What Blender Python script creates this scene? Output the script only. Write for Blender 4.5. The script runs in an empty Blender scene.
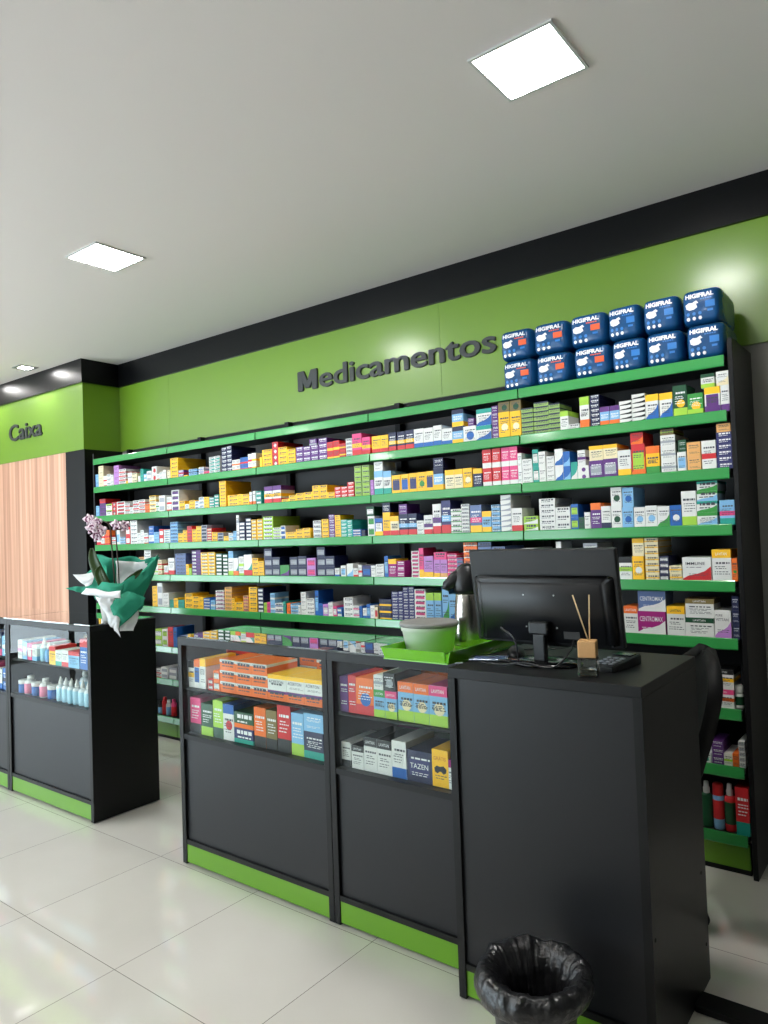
import bpy, bmesh, math, random
LW0, LW1 = -3.9, -.2
FW0, FW1 = -8.4, -4.2
WORLD = 5.0
GROUND = 2.4
EXPO = 0.34
FPX = 724.44
CAM = (0.65711, 0.02988, -0.03552)
CAMZ = 1.3930
SHELF_Z = [2.0336, 1.8135, 1.5852, 1.3607, 1.1369, 0.9088, 0.6317, 0.4051, 0.1405]
LOW_X = [-0.817, -0.773, -0.729, -0.676]
LEFT_LOW = [(-4.52, 0.07, 'LK', 'pale blue bottle with black cap in the gap left of the counters'), (-4.472, 0.1, 'RR', 'red bottle standing in the gap between the counters'), (-4.425, 0.085, 'LW', 'pale blue bottle with white cap, middle of the gap'), (-4.366, 0.095, 'RP', 'dark red bottle beside the counter edge on the bottom shelf')]
CA_UP = [(-2703, -2664, 765, 879, 1, 'WxtKmY'), (-2662, -2622, 765, 887, 1, 'WxtOlB'), (-2620, -2580, 765, 894, 1, 'WxtY'), (-2563, -2530, 765, 812, 2, 'RxlW'), (-2525, -2483, 765, 850, 2, 'OxlW'), (-2478, -2375, 765, 902, 3, 'OxtW'), (-2373, -2272, 765, 900, 3, 'OxtW'), (-2271, -2173, 765, 900, 3, 'OxtW'), (-2171, -2062, 765, 804, 1, 'OxtV'), (-2170, -2060, 804, 865, 1, 'WxtY'), (-2061, -1960, 765, 805, 1, 'OxtV'), (-2058, -1957, 805, 865, 1, 'WxtY'), (-1959, -1862, 765, 806, 1, 'OxtV'), (-1956, -1859, 806, 865, 1, 'WxtY')]
CA_LO = [(-2675, -2602, 560, 713, 1, 'PwbK'), (-2599, -2521, 560, 695, 1, 'DwbE'), (-2517, -2451, 560, 717, 1, 'EwbD'), (-2449, -2380, 560, 708, 1, 'WxtBoR'), (-2379, -2260, 560, 621, 1, 'IwbT'), (-2377, -2257, 621, 686, 1, 'DwbO'), (-2252, -2182, 560, 718, 1, 'OwbK'), (-2180, -2117, 560, 714, 1, 'UwbK'), (-2113, -2038, 560, 746, 1, 'RwbK'), (-2034, -1967, 560, 721, 1, 'LwbE'), (-1966, -1863, 560, 660, 1, 'NwbT'), (-1964, -1860, 660, 728, 1, 'Lw')]
CB_UP = [(-1806, -1766, 765, 892, 1, 'Vw'), (-1764, -1726, 765, 899, 1, 'Rw'), (-1725, -1640, 765, 894, 1, 'OwbRoB'), (-1639, -1586, 765, 860, 1, 'LxtGbE'), (-1637, -1594, 860, 911, 1, 'WxmS'), (-1591, -1538, 860, 922, 1, 'KwoS'), (-1585, -1532, 765, 860, 1, 'LxtPbEoC'), (-1525, -1456, 765, 898, 1, 'LxtObEoC'), (-1455, -1389, 765, 897, 1, 'LxtObEoC'), (-1388, -1312, 765, 898, 1, 'LxtPbEoC')]
CB_LO = [(-1812, -1766, 560, 648, 1, 'WxbK'), (-1761, -1703, 560, 642, 1, 'WxtK'), (-1700, -1637, 560, 679, 1, 'WxtK'), (-1636, -1568, 560, 678, 1, 'WxtK'), (-1567, -1502, 560, 685, 1, 'WxbB'), (-1499, -1391, 560, 664, 1, 'NwlI'), (-1390, -1323, 560, 681, 1, 'Yx'), (-1322, -1309, 560, 655, 1, 'WxtQ')]
CC_UP = [(-3849, -3786, 765, 863, 1, 'YxtR'), (-3784, -3725, 765, 846, 1, 'WxbT'), (-3723, -3659, 765, 850, 1, 'WxbR'), (-3656, -3553, 765, 851, 1, 'LxtR'), (-3544, -3477, 765, 919, 1, 'BwtR')]
# shelf row, bay, x0, x1, z0, z1 (mm), boxes in the column, print design
BOX_DATA = """
1 0 -5253 -5247 1831.5 1936.0 2 Bx
1 0 -5245 -5211 1831.5 1936.0 2 Lx
1 0 -5205 -5140 1831.5 1998.0 4 Cx
1 0 -5138 -5093 1831.5 1916.0 2 WbR
1 0 -5091 -5038 1831.5 1927.0 3 Wx
1 0 -5036 -5003 1831.5 1916.0 2 Wx
1 0 -4993 -4928 1831.5 1984.0 2 Mx
1 0 -4926 -4838 1831.5 1950.0 4 WxbR
1 0 -4836 -4813 1831.5 1856.0 1 Y
1 0 -4810 -4760 1831.5 1916.0 2 WbS
1 0 -4758 -4695 1831.5 1908.0 3 Cx
1 0 -4677 -4652 1831.5 1881.0 1 W
1 0 -4650 -4613 1831.5 1930.0 2 Tx
1 0 -4608 -4572 1831.5 1890.0 2 LlW
1 0 -4570 -4515 1831.5 1908.0 2 WlS
1 0 -4508 -4450 1831.5 1935.0 2 WxoR
1 0 -4448 -4420 1831.5 1878.0 1 WxbR
1 0 -4417 -4379 1831.5 1889.0 2 Wx
1 0 -4377 -4343 1831.5 1900.0 1 Wx
1 0 -4325 -4293 1831.5 1896.0 2 Cx
1 1 -4287 -4202 1831.5 1975.0 5 Yx
1 1 -4200 -4140 1831.5 1884.0 2 VwbR
1 1 -4138 -4096 1831.5 1846.0 1 Y
1 1 -4083 -3997 1831.5 1881.0 2 LxbN
1 1 -3975 -3924 1831.5 1887.0 3 WxbB
1 1 -3922 -3871 1831.5 1855.0 2 PxbR
1 1 -3864 -3812 1831.5 1944.0 5 WxdT
1 1 -3809 -3756 1831.5 1946.0 5 WxdT
1 1 -3737 -3687 1831.5 1995.0 6 Nw
1 1 -3685 -3635 1831.5 2000.0 6 Nw
1 1 -3633 -3598 1831.5 1904.0 2 WxbO
1 1 -3596 -3559 1831.5 1904.0 2 WxbO
1 1 -3556 -3520 1831.5 1913.0 2 BxbR
1 1 -3518 -3483 1831.5 1913.0 2 BxbR
1 1 -3480 -3445 1831.5 1928.0 2 WxbR
1 1 -3443 -3407 1831.5 1931.0 2 WxbY
1 2 -3372 -3351 1831.5 1900.0 1 Y
1 2 -3347 -3262 1831.5 1941.0 4 Yx
1 2 -3258 -3208 1831.5 1981.0 4 RxoW
1 2 -3206 -3131 1831.5 1943.0 4 Yx
1 2 -3129 -3060 1831.5 1924.0 4 Yx
1 2 -3055 -2998 1831.5 1929.0 3 Vw
1 2 -2996 -2936 1831.5 1926.0 3 Vw
1 2 -2942 -2886 1928.0 1965.0 1 VwbS
1 2 -2934 -2874 1831.5 1928.0 3 Vw
1 2 -2870 -2804 1831.5 1962.0 4 Vw
1 2 -2802 -2758 1831.5 1933.0 2 RxbY
1 2 -2756 -2710 1831.5 1936.0 2 RxbY
1 2 -2708 -2664 1831.5 1914.0 2 RxmY
1 2 -2659 -2615 1831.5 1938.0 5 WxS
1 2 -2612 -2545 1831.5 1959.0 1 PxmYbR
1 2 -2541 -2485 1831.5 1932.0 1 PxmYbR
1 3 -2471 -2411 1831.5 1930.0 1 YxbR
1 3 -2410 -2359 1831.5 1929.0 1 YxbR
1 3 -2355 -2305 1831.5 1937.0 1 NwmYbR
1 3 -2297 -2246 1831.5 1935.0 1 NwmYbR
1 3 -2243 -2189 1831.5 1937.0 1 NwmYbR
1 3 -2187 -2128 1831.5 1936.0 1 WxbB
1 3 -2126 -2067 1831.5 1934.0 1 WxbB
1 3 -2064 -2015 1831.5 1940.0 1 WxbB
1 3 -2012 -1951 1831.5 1918.0 1 WxbB
1 3 -1949 -1886 1831.5 1920.0 1 LtNwbY
1 3 -1948 -1882 1920.0 2006.0 1 LtNwbY
1 3 -1884 -1812 1831.5 1914.0 1 WxoB
1 3 -1855 -1821 1914.0 1953.0 1 Vw
1 3 -1810 -1726 1831.5 1907.0 1 WxtTdB
1 3 -1806 -1722 1907.0 1989.0 1 WxtTdB
1 3 -1719 -1686 1831.5 1995.0 5 Vw
1 3 -1684 -1625 1831.5 1959.0 1 YxoC
1 3 -1683 -1623 1959.0 2007.6 1 UxoD
1 3 -1621 -1566 1831.5 1956.0 1 YxoC
1 3 -1619 -1563 1956.0 2007.6 1 UxoD
1 4 -1562 -1503 1831.5 1962.0 6 FxtN
1 4 -1497 -1424 1831.5 1981.0 7 FxtN
1 4 -1422 -1368 1831.5 1965.0 6 FxtN
1 4 -1367 -1328 1831.5 1923.0 1 WxtE
1 4 -1326 -1279 1831.5 1859.0 1 Wx
1 4 -1272 -1229 1831.5 1974.0 1 WxtEbO
1 4 -1225 -1182 1831.5 1976.0 7 Nw
1 4 -1180 -1139 1831.5 1917.0 1 LwtVbO
1 4 -1136 -1094 1831.5 1917.0 1 LwtVbO
1 4 -1092 -1040 1831.5 1930.0 5 WdK
1 4 -1037 -982 1831.5 1952.0 6 WdK
1 4 -980 -927 1831.5 1942.0 1 WxtYdB
1 4 -922 -870 1831.5 1940.0 1 WxtYdB
1 4 -867 -812 1831.5 1963.0 1 DwoYbE
1 4 -810 -751 1831.5 1921.0 1 GwoYbE
1 4 -755 -704 1937.0 1993.0 1 WxtDbE
1 4 -744 -686 1831.5 1937.0 1 WxtYlVbV
1 4 -697 -652 1938.0 1995.0 1 WxdC
1 4 -683 -652 1831.5 1938.0 1 WxbV
2 0 -5253 -5207 1603.2 1689.0 2 Lx
2 0 -5199 -5115 1603.2 1708.0 3 Vx
2 0 -5198 -5121 1708.0 1740.0 1 Rx
2 0 -5111 -5033 1603.2 1696.0 2 WxtE
2 0 -5030 -4972 1603.2 1707.0 3 RxoW
2 0 -4965 -4859 1603.2 1706.0 4 WxlR
2 0 -4857 -4794 1603.2 1690.0 3 WxbR
2 0 -4792 -4757 1603.2 1658.0 2 Wx
2 0 -4752 -4679 1603.2 1703.0 3 WxbR
2 0 -4676 -4605 1603.2 1706.0 4 WxbR
2 0 -4602 -4550 1603.2 1670.0 2 Ox
2 0 -4545 -4470 1603.2 1727.0 4 CxtY
2 0 -4468 -4435 1603.2 1677.0 2 WxbG
2 0 -4431 -4362 1603.2 1721.0 2 WlS
2 0 -4339 -4288 1603.2 1705.0 2 WxbR
2 1 -4283 -4200 1603.2 1750.0 4 WxlV
2 1 -4198 -4137 1603.2 1669.0 2 Yx
2 1 -4134 -4094 1603.2 1645.0 1 WxbS
2 1 -4087 -4027 1603.2 1669.0 3 Yx
2 1 -4024 -3985 1603.2 1660.0 3 WxmL
2 1 -3982 -3931 1603.2 1684.0 3 WxmL
2 1 -3929 -3879 1603.2 1681.0 2 Yx
2 1 -3873 -3822 1603.2 1678.0 4 TxlW
2 1 -3819 -3776 1603.2 1691.0 4 TxlW
2 1 -3767 -3704 1603.2 1776.0 8 Yx
2 1 -3686 -3585 1603.2 1678.0 3 Yx
2 1 -3583 -3550 1603.2 1680.0 2 Yx
2 1 -3548 -3484 1603.2 1677.0 3 Yx
2 1 -3478 -3455 1603.2 1687.0 1 WxbO
2 1 -3446 -3422 1603.2 1691.0 1 WxbO
2 2 -3415 -3369 1603.2 1688.0 3 TxlW
2 2 -3339 -3268 1603.2 1711.0 1 WxtVmYbR
2 2 -3263 -3193 1603.2 1712.0 1 WxtVmYbR
2 2 -3188 -3130 1603.2 1625.0 1 Yx
2 2 -3127 -3068 1603.2 1645.0 2 Yx
2 2 -3066 -3002 1603.2 1653.0 2 Yx
2 2 -3000 -2934 1603.2 1655.0 2 Yx
2 2 -2931 -2877 1603.2 1689.0 3 Yx
2 2 -2875 -2814 1603.2 1688.0 3 Yx
2 2 -2813 -2758 1603.2 1644.0 2 Yx
2 2 -2755 -2711 1603.2 1669.0 3 Rw
2 2 -2709 -2662 1603.2 1669.0 3 Rw
2 2 -2658 -2611 1603.2 1691.0 4 Rw
2 2 -2604 -2556 1603.2 1777.0 6 FxlE
2 2 -2549 -2497 1603.2 1777.0 6 FxlE
2 3 -2492 -2470 1603.2 1691.0 2 Mx
2 3 -2464 -2405 1603.2 1737.0 1 WxtLbT
2 3 -2462 -2404 1737.0 1787.5 1 Wx
2 3 -2401 -2348 1603.2 1732.0 1 WxtLbT
2 3 -2343 -2286 1603.2 1705.0 1 YxlI
2 3 -2282 -2233 1603.2 1706.0 1 YxlB
2 3 -2229 -2178 1603.2 1707.0 1 YxlI
2 3 -2176 -2122 1603.2 1708.0 1 YxoG
2 3 -2120 -2075 1603.2 1709.0 1 YxlI
2 3 -2073 -2015 1603.2 1721.0 1 LwtNbY
2 3 -2071 -2012 1721.0 1772.0 1 Nw
2 3 -2003 -1949 1603.2 1705.0 1 CxtY
2 3 -1947 -1899 1603.2 1705.0 1 CxtY
2 3 -1896 -1844 1603.2 1706.0 1 YxoC
2 3 -1838 -1788 1603.2 1699.0 1 NwtY
2 3 -1782 -1734 1603.2 1787.5 2 RwbW
2 3 -1728 -1683 1603.2 1787.5 2 RwbW
2 3 -1677 -1636 1603.2 1787.5 2 PwbW
2 3 -1634 -1592 1603.2 1787.5 2 PwbW
2 3 -1590 -1570 1603.2 1753.0 2 Wx
2 4 -1568 -1517 1603.2 1721.0 3 Wx
2 4 -1513 -1484 1603.2 1762.0 2 TxlW
2 4 -1482 -1449 1603.2 1749.0 2 Wx
2 4 -1443 -1406 1603.2 1724.0 3 Wx
2 4 -1402 -1363 1603.2 1753.0 2 WdB
2 4 -1361 -1328 1603.2 1738.0 2 BdL
2 4 -1326 -1295 1603.2 1687.0 1 TdW
2 4 -1294 -1243 1603.2 1667.0 2 WoV
2 4 -1292 -1256 1667.0 1737.0 1 WxmV
2 4 -1240 -1178 1603.2 1684.0 1 VwlS
2 4 -1237 -1175 1684.0 1749.0 1 CxtY
2 4 -1176 -1113 1603.2 1687.0 1 VwlS
2 4 -1173 -1111 1687.0 1749.0 1 CxtY
2 4 -1110 -1053 1603.2 1718.0 1 WxbY
2 4 -1051 -998 1738.0 1787.5 1 RxdO
2 4 -1050 -992 1603.2 1738.0 1 RxdOlE
2 4 -989 -933 1603.2 1723.0 1 YxtObG
2 4 -926 -867 1603.2 1763.0 3 WxmS
2 4 -925 -872 1763.0 1787.5 1 UxmE
2 4 -861 -826 1603.2 1687.0 1 WxlL
2 4 -855 -825 1687.0 1736.0 1 Dw
2 4 -821 -769 1603.2 1723.0 2 Ax
2 4 -765 -711 1603.2 1723.0 1 WxmR
2 4 -708 -652 1603.2 1751.0 6 Iw
2 4 -705 -654 1751.0 1785.0 1 Ax
3 0 -5253 -5195 1378.7 1477.0 1 WxbR
3 0 -5191 -5145 1378.7 1491.0 2 WxbR
3 0 -5138 -5076 1378.7 1497.0 2 OxbR
3 0 -5058 -4990 1378.7 1441.0 2 WxbR
3 0 -4981 -4935 1378.7 1492.0 1 WlL
3 0 -4933 -4864 1378.7 1438.0 3 LxmW
3 0 -4854 -4802 1378.7 1511.0 2 RlW
3 0 -4793 -4708 1378.7 1556.0 6 Wx
3 0 -4706 -4670 1378.7 1462.0 2 Wx
3 0 -4667 -4626 1378.7 1482.0 3 Wx
3 0 -4624 -4577 1378.7 1459.0 2 WxbR
3 0 -4566 -4505 1378.7 1443.0 1 WxbB
3 0 -4563 -4502 1443.0 1508.0 1 Bw
3 0 -4502 -4444 1378.7 1463.0 2 Lx
3 0 -4437 -4390 1378.7 1482.0 2 RlW
3 0 -4385 -4315 1378.7 1477.0 6 WxmL
3 1 -4307 -4227 1378.7 1527.0 6 LxmB
3 1 -4219 -4169 1378.7 1447.0 3 Yx
3 1 -4165 -4123 1378.7 1467.0 4 Yx
3 1 -4119 -4068 1378.7 1493.0 5 Rx
3 1 -4065 -4022 1378.7 1470.0 4 Yx
3 1 -4019 -3971 1378.7 1489.0 5 Yx
3 1 -3965 -3908 1378.7 1494.0 5 SxlN
3 1 -3905 -3857 1378.7 1472.0 5 RxlC
3 1 -3855 -3802 1378.7 1444.0 3 Yx
3 1 -3797 -3741 1378.7 1439.0 3 SxlN
3 1 -3737 -3691 1378.7 1414.0 1 Yx
3 1 -3687 -3648 1378.7 1432.0 2 WxbL
3 1 -3644 -3615 1378.7 1444.0 2 Lx
3 1 -3609 -3585 1378.7 1546.0 2 WxS
3 1 -3583 -3529 1378.7 1500.0 5 NlW
3 1 -3519 -3469 1378.7 1523.0 6 NlW
3 1 -3466 -3423 1378.7 1511.0 6 YxlC
3 2 -3414 -3366 1378.7 1512.0 6 YxlC
3 2 -3361 -3272 1378.7 1525.0 6 ExlW
3 2 -3270 -3207 1378.7 1454.0 4 WxbE
3 2 -3204 -3165 1378.7 1464.0 3 WxlB
3 2 -3163 -3081 1378.7 1423.0 2 Yx
3 2 -3077 -3019 1378.7 1439.0 3 Yx
3 2 -3017 -2958 1378.7 1443.0 3 Yx
3 2 -2932 -2872 1378.7 1484.0 4 WxS
3 2 -2864 -2813 1378.7 1490.0 5 Yx
3 2 -2808 -2765 1378.7 1514.0 5 Vw
3 2 -2762 -2720 1378.7 1509.0 5 Yx
3 2 -2717 -2672 1378.7 1481.0 5 Tw
3 2 -2670 -2632 1378.7 1477.0 4 Tw
3 2 -2630 -2569 1378.7 1424.0 3 BxlW
3 2 -2565 -2540 1378.7 1417.0 2 Nx
3 2 -2527 -2474 1493.0 1545.0 1 DxlW
3 2 -2519 -2472 1378.7 1493.0 2 WxlG
3 3 -2470 -2416 1378.7 1479.0 1 BxlWbY
3 3 -2414 -2364 1378.7 1488.0 1 YxbR
3 3 -2414 -2363 1488.0 1559.2 1 NwbY
3 3 -2363 -2308 1378.7 1486.0 1 CxtYbR
3 3 -2305 -2247 1378.7 1494.0 1 NwmLbR
3 3 -2303 -2250 1494.0 1547.0 1 Vw
3 3 -2244 -2190 1378.7 1494.0 1 NwmLbR
3 3 -2188 -2146 1378.7 1455.0 2 Wx
3 3 -2143 -2091 1378.7 1482.0 1 WxmVbR
3 3 -2087 -2037 1378.7 1536.0 1 WxmVbR
3 3 -2033 -1978 1378.7 1551.0 1 IwmLbR
3 3 -1976 -1918 1378.7 1505.0 5 WxmG
3 3 -1914 -1869 1378.7 1527.0 8 WxS
3 3 -1863 -1799 1378.7 1519.0 1 ZwmPbY
3 3 -1796 -1746 1378.7 1486.0 1 LxtYbY
3 3 -1742 -1698 1378.7 1515.0 6 LxmW
3 3 -1691 -1637 1378.7 1558.0 7 WdS
3 3 -1634 -1579 1378.7 1493.0 1 WxbR
3 4 -1570 -1498 1378.7 1451.0 2 ExdW
3 4 -1490 -1412 1378.7 1529.0 6 Wx
3 4 -1410 -1340 1378.7 1486.0 3 Wx
3 4 -1336 -1301 1378.7 1496.0 2 BxlE
3 4 -1300 -1275 1378.7 1436.0 1 Dx
3 4 -1272 -1246 1378.7 1457.0 1 Wx
3 4 -1242 -1196 1378.7 1496.0 1 VwtO
3 4 -1194 -1152 1378.7 1480.0 1 WxbN
3 4 -1149 -1103 1378.7 1477.0 1 WxoD
3 4 -1148 -1101 1477.0 1559.2 1 WxoD
3 4 -1101 -1054 1378.7 1471.0 1 LxoB
3 4 -1097 -1050 1471.0 1555.0 1 LxoB
3 4 -1051 -1004 1378.7 1468.0 1 WxoL
3 4 -1002 -954 1378.7 1472.0 1 WxoL
3 4 -952 -903 1378.7 1467.0 1 WxdG
3 4 -901 -856 1378.7 1469.0 1 BxoW
3 4 -853 -796 1378.7 1524.0 1 WxbE
3 4 -794 -718 1378.7 1433.0 1 WxtGdL
3 4 -794 -716 1433.0 1479.0 1 WxtTdG
3 4 -792 -714 1479.0 1519.0 1 WxtGdL
3 4 -790 -712 1519.0 1559.2 1 WxtTdG
3 4 -708 -653 1378.7 1479.0 1 LxmPbT
4 0 -5253 -5232 1154.9 1266.0 2 Yx
4 0 -5218 -5148 1154.9 1270.0 2 Wx
4 0 -5143 -5054 1154.9 1219.0 1 RlW
4 0 -5039 -4975 1154.9 1242.0 2 LxmN
4 0 -4973 -4904 1154.9 1204.0 2 Lx
4 0 -4899 -4827 1154.9 1238.0 2 Px
4 0 -4825 -4788 1154.9 1226.0 1 Wx
4 0 -4784 -4738 1154.9 1234.0 1 BxlL
4 0 -4735 -4700 1154.9 1204.0 1 Wx
4 0 -4694 -4631 1154.9 1285.0 4 AxbY
4 0 -4626 -4548 1154.9 1334.7 9 Wx
4 0 -4546 -4514 1154.9 1233.0 2 Wx
4 0 -4511 -4465 1154.9 1258.0 2 WxmE
4 0 -4463 -4418 1154.9 1261.0 3 CxbR
4 0 -4390 -4349 1154.9 1222.0 1 WxbR
4 0 -4341 -4272 1154.9 1275.0 1 WxbR
4 1 -4259 -4144 1154.9 1305.0 6 Zx
4 1 -4142 -4112 1154.9 1232.0 1 Yx
4 1 -4110 -4083 1154.9 1205.0 1 Ex
4 1 -4075 -4026 1154.9 1324.0 7 VxlW
4 1 -4024 -3981 1154.9 1327.0 7 Vx
4 1 -3979 -3905 1154.9 1309.0 7 YxlC
4 1 -3903 -3833 1154.9 1311.0 7 YxlC
4 1 -3823 -3762 1154.9 1301.0 6 DlW
4 1 -3753 -3703 1154.9 1297.0 6 DlW
4 1 -3699 -3653 1154.9 1270.0 1 WxbE
4 1 -3697 -3651 1270.0 1315.0 1 Lx
4 1 -3650 -3601 1154.9 1270.0 1 WdTbO
4 1 -3596 -3551 1154.9 1279.0 2 WxbE
4 1 -3548 -3473 1154.9 1291.0 1 WdTbR
4 1 -3469 -3415 1154.9 1268.0 4 Yx
4 2 -3413 -3364 1154.9 1249.0 3 Yx
4 2 -3358 -3290 1154.9 1326.0 3 NxlS
4 2 -3288 -3222 1154.9 1273.0 2 NxlS
4 2 -3220 -3142 1154.9 1224.0 1 GdV
4 2 -3135 -3071 1154.9 1272.0 2 NxlS
4 2 -3068 -2998 1154.9 1277.0 2 NxlS
4 2 -2994 -2925 1154.9 1265.0 2 MxlP
4 2 -2911 -2847 1154.9 1328.0 3 NxlS
4 2 -2846 -2776 1154.9 1275.0 2 NxlS
4 2 -2774 -2741 1154.9 1206.0 1 WxbB
4 2 -2729 -2692 1154.9 1220.0 1 WxlL
4 2 -2684 -2638 1154.9 1231.0 1 WdL
4 2 -2636 -2604 1154.9 1206.0 1 WxbR
4 2 -2599 -2574 1154.9 1223.0 1 WxmR
4 2 -2570 -2511 1154.9 1220.0 1 IxlB
4 2 -2508 -2477 1154.9 1220.0 1 Wx
4 3 -2474 -2419 1154.9 1228.0 2 Wx
4 3 -2413 -2389 1154.9 1271.0 1 BxlL
4 3 -2387 -2334 1154.9 1255.0 1 QwtY
4 3 -2330 -2280 1154.9 1244.0 3 Qw
4 3 -2232 -2185 1154.9 1296.0 7 WxlP
4 3 -2183 -2155 1154.9 1311.0 1 PxbY
4 3 -2153 -2096 1154.9 1269.0 1 MxbY
4 3 -2091 -2054 1154.9 1250.0 1 MxbY
4 3 -2089 -2013 1250.0 1288.0 1 Px
4 3 -2051 -2011 1154.9 1250.0 1 MxbA
4 3 -2007 -1953 1154.9 1280.0 6 PxmW
4 3 -1951 -1916 1154.9 1259.0 5 ZxmP
4 3 -1909 -1832 1154.9 1334.7 6 OxmW
4 3 -1826 -1753 1154.9 1334.0 5 ZxmN
4 3 -1748 -1677 1154.9 1311.0 4 Zx
4 4 -1588 -1525 1154.9 1301.0 4 Wx
4 4 -1414 -1389 1154.9 1328.0 1 WxS
4 4 -1285 -1220 1154.9 1319.0 3 SxlW
4 4 -1124 -1070 1154.9 1257.0 1 WxtKmE
4 4 -1067 -1019 1154.9 1259.0 1 YxoW
4 4 -1064 -1016 1259.0 1334.7 1 CxtY
4 4 -1011 -956 1154.9 1334.7 7 CxmY
4 4 -954 -916 1154.9 1258.0 4 NxlW
4 4 -914 -865 1154.9 1218.0 2 CxmY
4 4 -861 -751 1154.9 1252.0 1 WxdR
4 4 -746 -676 1154.9 1282.0 1 WxtY
4 4 -674 -653 1154.9 1247.0 1 OxoG
5 0 -4539 -4485 926.8 1075.0 3 Yx
5 0 -4478 -4419 926.8 1097.0 2 WlS
5 0 -4416 -4346 926.8 1027.0 2 Wx
5 0 -4336 -4294 926.8 980.0 1 Tx
5 1 -4290 -4242 926.8 995.0 1 Yx
5 1 -4239 -4174 926.8 983.0 1 Tx
5 1 -4165 -4080 926.8 1030.0 3 Yx
5 1 -4078 -4013 926.8 1014.0 3 Yx
5 1 -4010 -3966 926.8 1009.0 1 Yx
5 1 -3961 -3893 926.8 1004.0 4 BxlW
5 1 -3888 -3847 926.8 992.0 1 LxmW
5 1 -3834 -3753 926.8 1057.0 5 WxmQ
5 1 -3742 -3674 926.8 1081.0 6 AxmY
5 1 -3672 -3647 926.8 1011.0 3 Yx
5 1 -3645 -3571 926.8 987.0 2 Yx
5 1 -3564 -3517 926.8 1030.0 5 AxmP
5 1 -3510 -3435 926.8 1085.0 5 Yx
5 1 -3427 -3377 926.8 1080.0 6 NlW
5 2 -3375 -3349 926.8 991.0 1 Ex
5 2 -3347 -3319 926.8 995.0 1 Px
5 2 -3315 -3276 926.8 1051.0 2 LxmW
5 2 -3274 -3208 926.8 991.0 2 WxmB
5 2 -3205 -3182 926.8 1002.0 1 Tx
5 2 -3173 -3144 926.8 994.0 1 Ox
5 2 -3139 -3079 926.8 992.0 3 LxmW
5 2 -3077 -3058 926.8 985.0 1 Wx
5 2 -3052 -3010 926.8 1063.0 3 Wx
5 2 -3008 -2944 926.8 1026.0 4 Wx
5 2 -2938 -2910 926.8 1074.0 1 BxlL
5 2 -2908 -2878 926.8 1002.0 1 Bx
5 2 -2876 -2837 926.8 997.0 1 MxlW
5 2 -2834 -2800 926.8 1007.0 1 Wx
5 2 -2798 -2770 926.8 988.0 1 PxlW
5 2 -2766 -2732 926.8 980.0 2 BxlW
5 2 -2715 -2648 926.8 1039.0 4 Wx
5 2 -2646 -2606 926.8 996.0 2 WxmP
5 2 -2602 -2584 926.8 994.0 1 Bx
5 2 -2577 -2551 926.8 984.0 1 WxbB
5 2 -2548 -2524 926.8 1007.0 1 BxlL
5 2 -2523 -2494 926.8 1000.0 1 Wx
5 3 -2492 -2471 926.8 992.0 1 CxlR
5 3 -2458 -2379 926.8 1038.0 3 NxbY
5 3 -2374 -2330 926.8 1080.0 5 Iw
5 3 -2328 -2298 926.8 1083.0 5 Iw
5 3 -2296 -2262 926.8 1105.0 6 Iw
5 3 -2260 -2224 926.8 1108.0 6 Iw
5 3 -2221 -2151 926.8 1096.0 6 WxlP
5 3 -2149 -2102 926.8 1079.0 1 LxtE
5 3 -2096 -2056 926.8 1080.0 1 LxtE
5 3 -2048 -2009 926.8 1109.0 1 LxdG
5 3 -2007 -1960 926.8 1075.0 1 LxdB
5 4 -1114 -1055 926.8 1044.0 1 WxtO
5 4 -1054 -940 926.8 1025.0 1 QwdW
5 4 -1050 -936 1025.0 1110.9 1 ZwdW
5 4 -933 -862 926.8 1050.0 1 WxtY
5 4 -860 -751 926.8 1006.0 1 WxtD
5 4 -857 -748 1006.0 1083.0 1 WxtU
5 4 -747 -686 926.8 1040.0 1 WxdM
5 4 -681 -656 926.8 1097.0 3 Nw
6 0 -4523 -4439 649.7 768.0 2 ExlW
6 0 -4433 -4374 649.7 772.0 2 WxlE
6 0 -4368 -4310 649.7 789.0 1 Rx
6 1 -4305 -4265 649.7 792.0 1 Bx
6 4 -751 -689 649.7 725.0 1 WxtPmO
6 4 -745 -687 725.0 805.0 1 WxtKmY
7 0 -4547 -4463 423.1 481.0 2 WxbR
7 0 -4457 -4380 423.1 502.0 2 WlS
7 0 -4369 -4277 423.1 504.0 2 SlW
7 4 -831 -785 423.1 462.0 1 WxoT
7 4 -781 -739 423.1 519.0 3 Vw
7 4 -737 -707 423.1 471.0 1 WxmE
7 4 -705 -684 423.1 476.0 1 Ox
7 4 -681 -659 423.1 527.0 5 WxmS
8 4 -703 -654 158.5 345.0 1 RwbT
"""
from mathutils import Vector, Matrix, Quaternion, noise
random.seed(7)
D = bpy.data
C = bpy.context.scene.collection
PI = math.pi

# ------------------------------------------------------------------ materials
def srgb(r, g, b):
    f = lambda v: (v/255/12.92) if v/255 <= .04045 else ((v/255+.055)/1.055)**2.4
    return (f(r), f(g), f(b), 1)

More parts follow.
